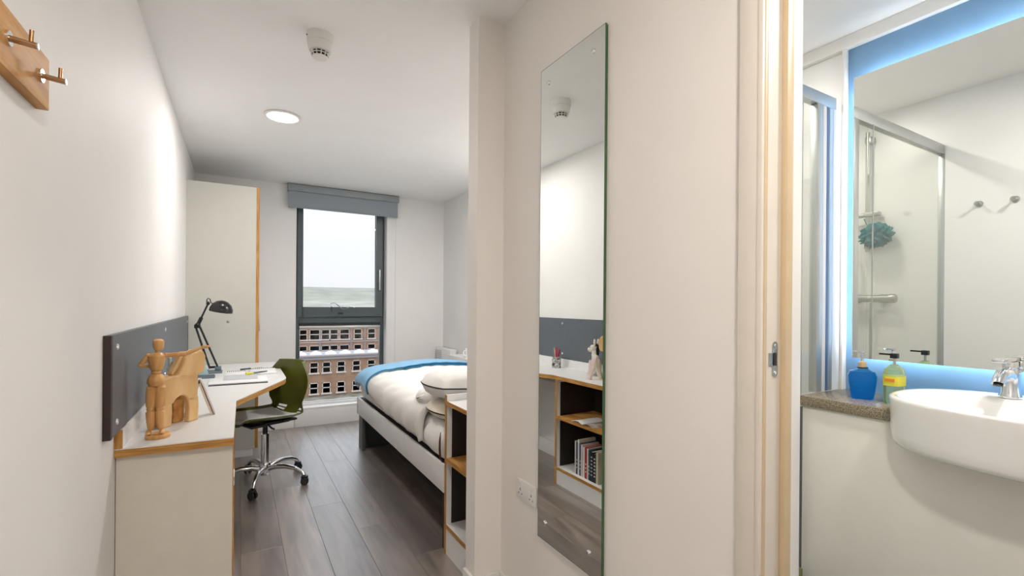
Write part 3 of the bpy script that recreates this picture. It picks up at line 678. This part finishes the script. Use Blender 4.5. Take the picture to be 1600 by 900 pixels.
for k in range(9):
    a_ = k*2.4; d = Vector((math.cos(a_), math.sin(a_), 0)); p = Vector((1.905, 3.90, .775 + .008*k)); n_ = Vector((-d.y, d.x, 0))
    b = B(); b.grid(lambda u, v: p + d*(.02 + .05*u) + Vector((0, 0, .085*u - .03*u*u)) + n_*((v - .5)*.03*math.sin(math.pi*(u*.9 + .05))), 6, 3); b.build('leaf', M_leaf, pt, smooth=True, solid=.001)

# ------------------------------------------------------------------ desk objects
# artist's mannequin
mx, my, mz = -.250, 2.125, DT
mn = thing('artist_mannequin', 'jointed wooden mannequin on an oval stand, one arm stretched out', 'mannequin', (mx, my, mz))
B().lathe([(0, 0), (.036, 0), (.038, .003), (.038, .012), (.035, .015), (0, .015)], (mx, my, mz), 36).build('stand', M_wood, mn, smooth=True)
o = B()
z0 = mz + .015
def L(*a, **k): o.limb(*a, **k)
for sx_, off in ((-1, -.016), (1, .012)):
    fx_ = mx + off - .004
    o.ell((fx_ + .006*sx_, my - .012, z0 + .008), (.009, .022, .008))
    L((fx_, my, z0 + .012), (fx_ - .002, my, z0 + .085), .0105, .0145)
    o.ell((fx_ - .002, my, z0 + .090), (.0125,)*3)
    L((fx_ - .002, my, z0 + .092), (mx + off*.75 - .004, my, z0 + .175), .0145, .0185)
o.build('legs', M_wood, mn, smooth=True)
o = B(); o.lathe([(0, 0), (.020, .001), (.0275, .012), (.027, .024), (.020, .040), (.014, .043), (0, .044)], (mx - .006, my, z0 + .172), 20); o.ell((mx - .006, my, z0 + .222), (.0155, .014, .012))
o.build('pelvis', M_wood, mn, smooth=True)
o = B(); o.lathe([(0, 0), (.018, .001), (.022, .015), (.026, .035), (.027, .052), (.018, .062), (.008, .064), (0, .064)], (mx - .005, my, z0 + .229), 20); o.cyl((mx - .004, my, z0 + .29), (mx - .003, my, z0 + .305), .007); o.build('chest', M_wood, mn, smooth=True)
B().lathe([(0, 0), (.012, .002), (.0165, .012), (.0175, .028), (.0165, .036), (.008, .042), (0, .0425)], (mx + .0, my, z0 + .300), 20).build('head', M_wood, mn, smooth=True)
sh = Vector((mx + .022, my, z0 + .282)); el_ = sh + Vector((.058, -.002, .001)); ha = el_ + Vector((.052, 0, .024))
B().ell(sh, (.009,)*3).limb(sh, el_, .0085, .0075).ell(el_, (.0075,)*3).limb(el_, ha, .0075, .0055).limb(ha, ha + Vector((.026, 0, .003)), .007, .004).build('right_arm', M_wood, mn, smooth=True)
s2 = Vector((mx - .030, my, z0 + .282)); e2 = s2 + Vector((-.022, -.004, -.032)); h2 = e2 + Vector((.026, .018, -.008))
B().ell(s2, (.009,)*3).limb(s2, e2, .0085, .0075).ell(e2, (.0075,)*3).limb(e2, h2, .007, .0055).build('left_arm', M_wood, mn, smooth=True)

# carved wooden horse (flat-sided block figure) turned 40 degrees away
hp = [(-.004, .085), (.044, .085), (.058, .105), (.082, .115), (.106, .105), (.112, .085), (.156, .085), (.156, .188), (.182, .193), (.190, .213), (.192, .262), (.181, .284), (.165, .292), (.150, .284), (.125, .285), (.100, .262), (.083, .226), (.065, .198), (.03, .196), (.0, .186), (-.010, .165)]
ho = Vector((-.252, 2.262, DT)); ha_ = R(46); ax = Vector((math.cos(ha_), math.sin(ha_), 0)); az = Vector((math.sin(ha_), -math.cos(ha_), 0))
hs = thing('wooden_horse', 'chunky pale carved wooden horse standing behind the mannequin', 'figurine', (-.2, 2.33, DT))
B().prism(hp, ho, ax, (0, 0, 1), -az, .062).build('body', M_wood2, hs, bev=.006)
M_pine_shade = mat('shaded_rough_pine', (.45, .20, .05), .7, scale=25, col2=(.70, .38, .12), bump=.4)  # darker pine: shade on the far legs is put into their colour
for (a0_, a1_), off, m in (((-.002, .038), 0, M_wood2), ((.112, .156), 0, M_wood2), ((.010, .046), .036, M_pine_shade), ((.076, .122), .036, M_pine_shade)):
    B().prism([(a0_, 0), (a1_, 0), (a1_ + .004, .05), (a1_ + .002, .10), (a0_ - .002, .10), (a0_ + .003, .05)], ho - az*off, ax, (0, 0, 1), -az, .026).build('leg', m, hs, bev=.004)
B().prism([(.058, .195), (.083, .225), (.100, .262), (.118, .284), (.106, .290), (.088, .268), (.068, .232), (.052, .205)], ho - az*.018, ax, (0, 0, 1), -az, .026).build('mane', M_wood2, hs, bev=.003)

# plush donkey behind the wooden horse (seen in the mirror)
px_, py_ = -.246, 2.578
pd = thing('plush_donkey', 'sitting white and grey plush donkey with black mane behind the wooden horse', 'soft toy', (px_, py_, DT))
B().ell((px_, py_, DT + .065), (.042, .045, .065)).ell((px_ + .02, py_ + .035, DT + .02), (.018, .04, .018)).ell((px_ - .02, py_ + .035, DT + .02), (.018, .04, .018)).ell((px_ + .034, py_ + .02, DT + .075), (.012, .014, .035)).build('body', M_furw, pd, smooth=True)
B().ell((px_, py_ + .008, DT + .145), (.024, .026, .05)).ell((px_, py_ + .02, DT + .19), (.030, .034, .028)).ell((px_, py_ + .056, DT + .178), (.020, .026, .020)).build('head', M_furw, pd, smooth=True)
for s in (-1, 1):
    B().ell((px_ + s*.016, py_ - .004, DT + .228), (.007, .010, .030)).build('ear', M_furw, pd, smooth=True)
    B().ell((px_ + s*.026, py_ + .034, DT + .196), (.004, .004, .004)).build('eye', M_black, pd, smooth=True)
B().ell((px_, py_ + .012, DT + .214), (.012, .032, .012)).ell((px_, py_ - .02, DT + .175), (.010, .012, .045)).build('mane', M_furb, pd, smooth=True)

# pen pot with pens
qx, qy = -.245, 3.05
pp = thing('pen_pot', 'small patterned pen pot on the desk behind the horse', 'pen pot', (qx, qy, DT))
B().lathe([(0, 0), (.034, 0), (.036, .004), (.036, .088), (.033, .088), (.033, .005), (0, .005)], (qx, qy, DT), 24).build('pot', mat('black_and_white_speckle', (.04, .04, .04), .4, scale=70, col2=(.75, .73, .70)), pp, smooth=True)
B().cyl((qx + .035, qy - .01, DT + .03), (qx + .039, qy - .01, DT + .03), .010).build('badge', M_black, pp, smooth=True)
for i, (dx, dy, c_, r_, nm) in enumerate([(-.01, .03, (.45, .6, .05), .006, 'lime green highlighter leaning in the pen pot'), (.006, -.002, (.6, .02, .03), .007, 'bright red marker upright in the pen pot'), (.0, -.035, (.30, .0, .03), .007, 'dark crimson pen leaning out of the pen pot'), (.012, .012, (.7, .7, .7), .003, 'thin pale pencil standing in the pen pot'), (.014, -.018, (.55, .03, .05), .005, 'slim red pencil between the marker and the crimson pen')]):
    p0 = Vector((qx, qy, DT + .008)); p1 = p0 + Vector((dx*1.2, dy*1.25, .125 + .008*i)); m = mat('pen_colour_%d' % i, c_, .35)
    t = thing('pen', nm, 'pen', p0, 'pens in the pen pot')
    B().cyl(p0, p0.lerp(p1, .75), r_).build('barrel', m, t, smooth=True); B().cyl(p0.lerp(p1, .75), p1, r_*1.15, r_*.8).build('cap', m, t, smooth=True)

# tent-standing open book / card
cx_, cy_ = -.144, 2.465
cd = thing('standing_book', 'pale hardback standing open like a tent beside the horse', 'book', (cx_, cy_, DT))
def leaf(x0, x1, th, m, nm, y0=2.442, y1=2.486, hh=.158):
    q = Vector((x1 - x0, 0, hh)); n_ = Vector((-hh, 0, x1 - x0)).normalized()*th
    a_, b_ = Vector((x0, y0, DT + .0005)), Vector((x0, y1, DT + .0005))
    return B().add([a_, b_, b_ + q, a_ + q, a_ + n_, b_ + n_, b_ + q + n_, a_ + q + n_], [(0,1,2,3),(7,6,5,4),(0,4,5,1),(1,5,6,2),(2,6,7,3),(3,7,4,0)]).build(nm, m, cd, bev=.001)
leaf(-.088, -.143, -.003, mat('red_and_white_cover', (.62, .60, .58), .4, scale=9, col2=(.60, .30, .28)), 'cover'); leaf(-.093, -.145, .009, M_linen2, 'pages', 2.445, 2.483)
leaf(-.200, -.147, .003, M_paper, 'cover'); leaf(-.195, -.146, -.009, M_linen2, 'pages', 2.445, 2.483)

# pale tablet propped on a grey stand
tb = thing('tablet', 'pale teal tablet propped on a grey stand behind the horse', 'tablet', (-.15, 3.70, DT))
def sl(p, q, wv, tv, nm, m):
    p, q, wv, tv = map(Vector, (p, q, wv, tv)); return B().add([p, p + wv, q + wv, q, p + tv, p + wv + tv, q + wv + tv, q + tv], [(0,1,2,3),(7,6,5,4),(0,4,5,1),(1,5,6,2),(2,6,7,3),(3,7,4,0)]).build(nm, m, tb, bev=.001)
sl((-.250, 3.66, DT + .012), (-.285, 3.70, DT + .150), (.085, .0, 0), (0, .008, .002), 'screen', M_tealg)
B().box((-.27, 3.62, DT), (-.13, 3.70, DT + .012), .003).box((-.20, 3.70, DT), (-.18, 3.76, DT + .01), .002).box((-.27, 3.625, DT + .01), (-.13, 3.632, DT + .025), .002).build('stand', M_grey, tb, smooth=True)

# desk lamp
YL = 3.90
def P(u, v, y=YL):
    f = fw + rr*(u - 800)/740 - uu*(v - 450 - 26.5)/740; k_ = y/f.y; return Vector((f.x*k_, y, 1.25 + f.z*k_))
lp = thing('desk_lamp', 'black jointed desk lamp with dome shade at the far end of the desk', 'lamp', (-.125, YL, DT))
kb = Vector((-.120, YL, DT + .02))
B().box((-.185, YL - .05, DT), (-.095, YL + .05, DT + .014), .004).box((-.14, YL - .018, DT + .012), (-.102, YL + .018, DT + .045), .003).build('base', M_grey, lp, smooth=True)
e1 = P(309, 508); 
def bar(p, q, wd_=.006, nm='arm_bar'): return B().tube([p, q], wd_, 8).build(nm, M_lampb, lp, smooth=True)
for dy in (-.012, .012): bar(kb + Vector((0, dy, .01)), e1 + Vector((.008, dy, .0)), .0058)
for dy in (-.010, .010): bar(kb + Vector((-.050, dy, .012)), e1 + Vector((-.012, dy, -.01)), .0058)
bar(kb + Vector((-.052, 0, .02)), kb + Vector((0, 0, .02)), .008, 'joint'); B().ell(e1, (.017, .018, .018)).box(e1 + Vector((-.02, -.016, -.02)), e1 + Vector((.016, .016, .004))).build('elbow', M_lampb, lp, smooth=True)
hj = P(325, 474)
for dy in (-.008, .008): bar(e1 + Vector((0, dy, .0)), hj + Vector((0, dy, -.003)), .0058)
bar(e1 + Vector((-.004, 0, -.01)), e1.lerp(hj, .35), .012, 'sleeve')
B().ell(hj, (.012, .014, .014)).tube([hj + Vector((-.006, 0, 0)), hj + Vector((-.008, 0, .022)), hj + Vector((.0, 0, .036)), hj + Vector((.012, 0, .030)), hj + Vector((.016, 0, .006)), hj + Vector((.03, 0, -.004))], .0035, 8).build('head_joint', M_lampb, lp, smooth=True)
sc = P(345, 487); axs = Vector((.16, -.10, 1)).normalized()
shd = B().lathe([(.072, 0), (.070, .022), (.058, .050), (.036, .070), (.012, .078), (0, .079)], sc, 32, axs).build('shade', M_lampb, lp, smooth=True, solid=.002)
B().lathe([(.070, .001), (.067, .020), (.055, .046), (.033, .064), (0, .07)], sc, 32, axs).build('reflector', M_lamp_in, shd, smooth=True)
B().ell(sc + axs*.028, (.022, .022, .026)).build('bulb', mat('frosted_bulb', (.85, .85, .82), .3), lp, smooth=True)
B().tube([kb + Vector((-.06, .02, 0)), kb + Vector((-.11, .05, -.012)), kb + Vector((-.17, .12, -.014)), kb + Vector((-.2, .2, -.014))], .003, 6).build('cord', M_black, lp, smooth=True)

# folder / laptop, notebooks, pens
fd = thing('document_folder', 'thin pale folder with black near edge lying on the desk', 'folder', (.0, 3.42, DT))
bx('cover', (-.150, 3.285, DT + .004), (.160, 3.53, DT + .011), M_paper, fd, .001); bx('cover', (-.150, 3.275, DT), (.160, 3.53, DT + .004), M_black, fd, .001); bx('pages', (-.145, 3.29, DT + .0035), (.155, 3.52, DT + .0045), M_paper, fd)
tag(bx('loose_sheets', (-.08, 3.40, DT + .0115), (.11, 3.62, DT + .0125), M_pgrey), 'thin stack of loose sheets overlapping the folder', 'paper')
def notebook(x0, x1, y0, y1, label, z=DT):
    t = thing('spiral_notebook', label, 'notebook', ((x0 + x1)/2, (y0 + y1)/2, z), 'spiral notebooks on the desk')
    bx('pages', (x0, y0, z + .001), (x1, y1, z + .010), M_paper, t, .001); bx('cover', (x0 - .002, y0 - .002, z), (x1 + .002, y1 + .002, z + .001), M_pgrey, t)
    n_ = int((x1 - x0)/.013)
    for k_ in range(n_):
        xx = x0 + .012 + k_*(x1 - x0 - .024)/(n_ - 1)
        B().tube([(xx, y1 - .008, z + .009), (xx, y1 - .006, z + .015), (xx, y1 + .003, z + .015), (xx, y1 + .006, z + .006), (xx, y1 + .002, z + .001)], .0020, 5).build('ring', M_black, t)
notebook(-.075, .055, 3.66, 3.83, 'spiral notebook nearer the lamp, open at a blank page', DT)
notebook(.075, .235, 3.66, 3.92, 'spiral notebook nearer the chair, with pens lying across it', DT)
def pen(p0, p1, c1, c2, label, r_=.0048, split=.45):
    p0, p1 = Vector(p0), Vector(p1); t = thing('pen', label, 'pen', p0.lerp(p1, .5))
    B().cyl(p0, p0.lerp(p1, split), r_).build('barrel', c1, t, smooth=True); B().cyl(p0.lerp(p1, split), p1, r_*.85, r_*.5).build('cap', c2, t, smooth=True)
pen((.015, 3.87, DT + .0165), (.155, 3.94, DT + .017), M_black, M_pgrey, 'black and silver ballpoint lying across the notebooks', .0055)
pen((.045, 3.60, DT + .020), (.09, 3.615, DT + .020), M_lab_y, M_lab_y, 'stubby yellow highlighter beside the notebooks', .009)
pen((.075, 3.64, DT + .017), (.175, 3.70, DT + .017), M_grey, M_black, 'dark grey pen beside the yellow highlighter', .006)

# ------------------------------------------------------------------ bathroom fittings
vc = thing('vanity_counter', 'speckled brown vanity counter beside the basin', 'counter', (2.09, .3, .862))
CF = 1.928
def arc_pts(cx, cy, r, a0, a1, n): return [(cx + r*math.cos(R(a0 + (a1 - a0)*i/n)), cy + r*math.sin(R(a0 + (a1 - a0)*i/n))) for i in range(n + 1)]
bx('top', (CF, .735, .862), (XB, YS + .002, .902), M_count, vc, .002); bx('top', (CF, -.6, .862), (XB, -.02, .902), M_count, vc, .002)
bx('top', (2.20, -.02, .862), (XB, .735, .902), M_count, vc)
M_cab = mat('warm_white_panel', (.84, .82, .75), .4, var=.01)
cb = thing('vanity_cabinet', 'plain off-white panel cabinet under the vanity counter', 'cabinet', (2.1, .3, 0))
bx('front_panel', (CF + .012, .10, .16), (CF + .03, YS, .862), M_cab, cb, .001)
bx('front_panel', (CF + .012, -.6, .16), (CF + .03, .098, .862), M_cab, cb, .001)
bx('plinth', (CF + .05, -.6, .005), (CF + .07, YS, .16), M_white, cb); bx('side_panel', (CF + .03, YS - .018, .16), (XB, YS, .862), M_white, cb)

# semi-recessed basin: superellipse bowl
bs = thing('basin', 'white semi-recessed ceramic basin bulging over the counter front', 'basin', (2.0, .36, .80))
bcx, bcy, brx, bry = 1.985, .36, .270, .395
def ring(k_, z, n=64, dx=0, e=2.5, ky=None):
    ky = k_ if ky is None else ky; out = []
    for i in range(n):
        t = 2*math.pi*i/n; c_, s_ = math.cos(t), math.sin(t)
        x = bcx + dx + brx*k_*math.copysign(abs(c_)**(2/e), c_); y = bcy + bry*ky*math.copysign(abs(s_)**(2/e), s_)
        out.append((min(x, XB - .002), y, z))
    return out
rings = [ring(.60, .803), ring(.90, .805), ring(.955, .811), ring(.978, .826), ring(.985, .85), ring(.992, .93), ring(1.0, .955), ring(.995, .963), ring(.975, .966), ring(.95, .965), ring(.80, .960, dx=-.055, ky=.90), ring(.77, .945, dx=-.055, ky=.88), ring(.66, .88, dx=-.055, ky=.74), ring(.42, .855, dx=-.05, ky=.46), ring(.10, .852, dx=-.03)]
b = B()
for rg in rings: b.v += [Vector(p) for p in rg]
n = 64
for j in range(len(rings) - 1):
    for i in range(n): b.f.append((j*n + i, j*n + (i + 1) % n, (j + 1)*n + (i + 1) % n, (j + 1)*n + i))
b.f.append(tuple(range(n - 1, -1, -1))); b.f.append(tuple(range((len(rings) - 1)*n, len(rings)*n)))
b.build('bowl', M_china, bs, smooth='all', weld=False)
B().lathe([(0, 0), (.022, 0), (.022, .004), (0, .006)], (1.955, .36, .853), 24).build('waste', M_chrome, bs, smooth=True)

# mixer tap
tx, ty, tz = 2.165, .520, .963
tp = thing('mixer_tap', 'chrome mixer tap on the back ledge of the basin', 'tap', (tx, ty, tz))
B().lathe([(.028, 0), (.029, .006), (.025, .014), (.023, .06), (.026, .078), (.024, .090), (0, .096)], (tx, ty, tz), 28).build('body', M_chrome, tp, smooth=True)
B().tube([(tx - .002, ty, tz + .066), (tx - .035, ty, tz + .080), (tx - .075, ty, tz + .080), (tx - .102, ty, tz + .068), (tx - .112, ty, tz + .052)], [.020, .019, .018, .017, .0165], 16).build('spout', M_chrome, tp, smooth=True)
B().cyl((tx - .112, ty, tz + .0515), (tx - .1135, ty, tz + .047), .0115).build('aerator', M_black, tp, smooth=True)
B().box((tx - .028, ty - .014, tz + .088), (tx + .030, ty + .014, tz + .118), .006).box((tx - .120, ty - .015, tz + .118), (tx + .03, ty + .015, tz + .131), .004).build('lever', M_chrome, tp, smooth=True)

# backlit mirror on blue panel
bp_ = struct(bx('trim_4', (XB - .006, -.6, .902), (XB - .0005, 1.045, 2.352), M_bluep))
BM = XB - .045; by1 = .999; by0 = -.35; bz0, bz1 = 1.043, 2.205
bm_ = thing('backlit_mirror', 'large backlit bathroom mirror glowing on a blue wall panel', 'mirror', (BM, .3, bz0))
bx('glass', (BM - .004, by0, bz0), (BM, by1, bz1), M_bmirror, bm_)
bx('backing', (BM + .0005, by0 + .03, bz0 + .03), (BM + .004, by1 - .03, bz1 - .03), M_trim, bm_)
B().box((BM + .004, by0 + .05, bz0 + .05), (XB - .006, by1 - .05, bz1 - .05)).build('mount', M_trim, bm_)
for a, b2_ in (((BM + .004, by0 + .02, bz1 - .026), (BM + .012, by1 - .02, bz1 - .018)), ((BM + .004, by0 + .02, bz0 + .018), (BM + .012, by1 - .02, bz0 + .026)), ((BM + .004, by1 - .026, bz0 + .03), (BM + .012, by1 - .018, bz1 - .03))):
    bx('led_strip', a, b2_, M_led, bm_)
struct(bx('trim_5', (2.224, YS - .012, .9), (XB, YS + .0, 2.352), M_trim, None, .003))   # white return beside the blue panel

# shower screen
ss = thing('shower_screen', 'framed glass shower screen between the counter and the tray', 'shower screen', (1.65, YS, .16))
bx('top_rail', (BX0 + .0, YS, 2.085), (2.185, YS + .03, 2.135), M_alu, ss, .002)
bx('bottom_rail', (BX0, YS, .16), (1.93, YS + .03, .19), M_alu, ss)
for x0_, x1_, m in ((BX0 + .001, 1.10, M_alu), (2.042, 2.085, M_alu), (2.086, 2.112, M_trim), (2.113, 2.132, mat('blue_grey_seal', (.08, .16, .32), .4)), (2.133, 2.165, M_alu), (2.165, 2.222, M_trim)):
    bx('stile', (x0_, YS, .16 if x0_ < 1.5 else .903), (x1_, YS + .03, 2.085), m, ss, .002)
bx('pane', (1.10, YS + .012, .19), (1.932, YS + .017, 2.085), M_sglass, ss); bx('pane', (1.9325, YS + .012, .905), (2.042, YS + .017, 2.085), M_sglass, ss)
bx('door_seal', (1.922, YS - .010, .225), (1.928, YS - .002, .86), M_dp, ss); bx('door_seal', (1.922, YS - .006, .903), (1.926, YS - .002, 2.085), M_alu, ss); bx('pivot', (1.915, YS - .014, .155), (1.931, YS - .002, .222), mat('olive_pivot', (.20, .20, .09), .5), ss, .002)
vg = thing('vent_grille', 'black slotted vent at the top of the shower wall', 'vent', (2.15, 1.6, 2.30))
bx('frame', (1.98, NY2 - .126, 2.285), (XB - .01, NY2 - .12, 2.33), M_black, vg); bx('slat', (1.98, NY2 - .130, 2.302), (XB - .01, NY2 - .126, 2.306), M_steel, vg)

# shower rail set on the partition wall
X0 = BX0
sr = thing('shower_riser', 'chrome shower riser rail with handset, hose and bar mixer', 'shower', (X0, 1.45, 1.0))
B().cyl((X0 + .05, 1.453, 1.585), (X0 + .05, 1.453, 2.30), .0105).build('rail', M_steel, sr, smooth=True)
for z in (1.625, 2.255): bx('bracket', (X0, 1.436, z - .02), (X0 + .055, 1.47, z + .02), M_steel, sr, .004)
B().box((X0 + .02, 1.39, 1.795), (X0 + .07, 1.47, 1.82), .006).cyl((X0 + .075, 1.60, 1.795), (X0 + .045, 1.40, 1.81), .013).build('holder', M_steel, sr, smooth=True)
hs_ = B().tube([(X0 + .07, 1.56, 1.72), (X0 + .08, 1.57, 1.80), (X0 + .10, 1.585, 1.87), (X0 + .13, 1.59, 1.93)], [.010, .012, .013, .018], 12).lathe([(.02, -.01), (.045, 0), (.047, .012), (0, .016)], (X0 + .145, 1.59, 1.94), 24, (.8, 0, -.6)).build('handset', M_steel, sr, smooth=True)
P_ = [(X0 + .07, 1.56, 1.75), (X0 + .085, 1.535, 1.70), (X0 + .09, 1.50, 1.64), (X0 + .09, 1.49, 1.55), (X0 + .08, 1.51, 1.42), (X0 + .075, 1.535, 1.33), (X0 + .07, 1.53, 1.15), (X0 + .06, 1.50, .95), (X0 + .06, 1.45, .88), (X0 + .06, 1.43, .95), (X0 + .058, 1.43, 1.1), (X0 + .055, 1.43, 1.28)]
S = [crv(i/70, [tuple(p) for p in P_]) for i in range(71)]
B().tube(S, .0065, 10).build('hose', M_steel, sr, smooth=True)
B().cyl((X0 + .055, 1.32, 1.305), (X0 + .055, 1.575, 1.305), .021).build('mixer_bar', M_steel, sr, smooth=True)
B().lathe([(.026, 0), (.027, .02), (.022, .03), (0, .032)], (X0 + .055, 1.335, 1.305), 24, (0, -1, 0)).cyl((X0, 1.375, 1.305), (X0 + .055, 1.375, 1.305), .026).cyl((X0, 1.52, 1.305), (X0 + .055, 1.52, 1.305), .026).build('mixer_knob', M_steel, sr, smooth=True)

sr.location.y -= .057
# mesh bath pouf hanging on the rail
pf = B(); rnd = random.Random(4); pc = Vector((X0 + .085, 1.385, 1.69))
def pouf(u, v):
    th, ph = 2*math.pi*u, math.pi*v
    r_ = 1 + .16*math.sin(9*th + 5*math.sin(ph*3)) + .14*math.sin(11*ph + 4*math.cos(th*2)) + .07*math.sin(23*th + 17*ph)
    return pc + Vector((.055*math.sin(ph)*math.cos(th), .072*math.sin(ph)*math.sin(th), .057*math.cos(ph)))*r_
pf.grid(pouf, 96, 56); po = thing('bath_pouf', 'teal mesh bath pouf hanging on the shower rail', 'bath sponge', pc - Vector((0, 0, .06)))
pf.build('mesh_puff', M_teal, po, smooth='all'); B().tube([pc + Vector((-.03, .03, .05)), pc + Vector((-.035, .065, .10)), pc + Vector((-.03, .075, .11)), pc + Vector((-.02, .05, .06))], .002, 6).build('loop', M_teal, po, smooth=True)

po.location.y -= .047; po.location.z -= .015
# robe hooks on the partition wall
for y, nm in ((.914, 'brushed steel robe hook nearer the shower on the partition wall'), (.782, 'brushed steel robe hook nearer the doorway on the partition wall')):
    t = thing('robe_hook', nm, 'hook', (X0, y, 1.79), 'robe hooks')
    B().lathe([(.016, 0), (.016, .005), (.007, .008), (.006, .03), (.011, .034), (.011, .040), (0, .042)], (X0, y, 1.791), 20, (1, 0, 0)).build('knob', M_steel, t, smooth=True)

# bottles
b1x, b1y, bz = 2.085, .840, .902
def sq_ring(cx, cy, hx, hy, z, n=32, e=5):
    out = []
    for i in range(n):
        t = 2*math.pi*i/n; c_, s_ = math.cos(t), math.sin(t); out.append(Vector((cx + hx*math.copysign(abs(c_)**(2/e), c_), cy + hy*math.copysign(abs(s_)**(2/e), s_), z)))
    return out
def loft(rings, name, m, par, rot=0, c=None):
    b = B(); n = len(rings[0])
    for rg in rings: b.v += [(Matrix.Rotation(rot, 3, 'Z') @ (p - c) + c) if c is not None else p for p in rg]
    for j in range(len(rings) - 1):
        for i in range(n): b.f.append((j*n + i, j*n + (i+1) % n, (j+1)*n + (i+1) % n, (j+1)*n + i))
    b.f.append(tuple(range(n - 1, -1, -1))); b.f.append(tuple(range((len(rings) - 1)*n, len(rings)*n)))
    return b.build(name, m, par, smooth=True, weld=False)
bb = thing('soap_dispenser', 'cobalt-blue glass soap dispenser on the vanity counter', 'soap bottle', (b1x, b1y + .065, bz))
c0 = Vector((b1x, b1y + .065, 0))
loft([sq_ring(c0.x, c0.y, h_, h_, bz + z) for h_, z in ((.032, 0), (.037, .006), (.044, .06), (.046, .088), (.040, .105), (.022, .112), (.017, .116))], 'bottle', M_bot_blue, bb, R(25), c0)
B().cyl(c0 + Vector((0, 0, bz + .114)), c0 + Vector((0, 0, bz + .120)), .018).build('collar', M_black, bb, smooth=True)
B().lathe([(.013, .120), (.013, .138), (.008, .142), (0, .142)], (c0.x, c0.y, bz), 24).build('cap', M_gold, bb, smooth=True)
B().cyl((c0.x, c0.y, bz + .14), (c0.x, c0.y, bz + .175), .005).box((c0.x - .012, c0.y - .008, bz + .173), (c0.x + .012, c0.y + .03, bz + .181), .002).build('pump', M_chrome, bb, smooth=True)
g0 = Vector((2.08, .800, 0)); gb = thing('soap_bottle', 'clear pump bottle of green hand soap with yellow label', 'soap bottle', (g0.x, g0.y, bz))
loft([sq_ring(g0.x, g0.y, h_, h_*.8, bz + z, e=3) for h_, z in ((.033, 0), (.036, .005), (.036, .11), (.032, .126), (.016, .137), (.012, .142))], 'bottle', M_bot_clr, gb)
lb = loft([sq_ring(g0.x, g0.y, 0.0366, .0298, bz + z, e=3) for z in (.066, .10)], 'label', M_lab_y, gb)
bx('print', (g0.x - .0385, g0.y - .015, bz + .082), (g0.x - .0362, g0.y + .015, bz + .092), M_lab_o, lb)
B().cyl((g0.x, g0.y, bz + .138), (g0.x, g0.y, bz + .172), .004).build('pump_stem', M_steel, gb, smooth=True)
B().box((g0.x - .011, g0.y - .011, bz + .164), (g0.x + .011, g0.y + .011, bz + .182), .002).box((g0.x - .004, g0.y + .008, bz + .174), (g0.x + .004, g0.y + .048, bz + .180), .001).build('pump_head', M_black, gb, smooth=True)
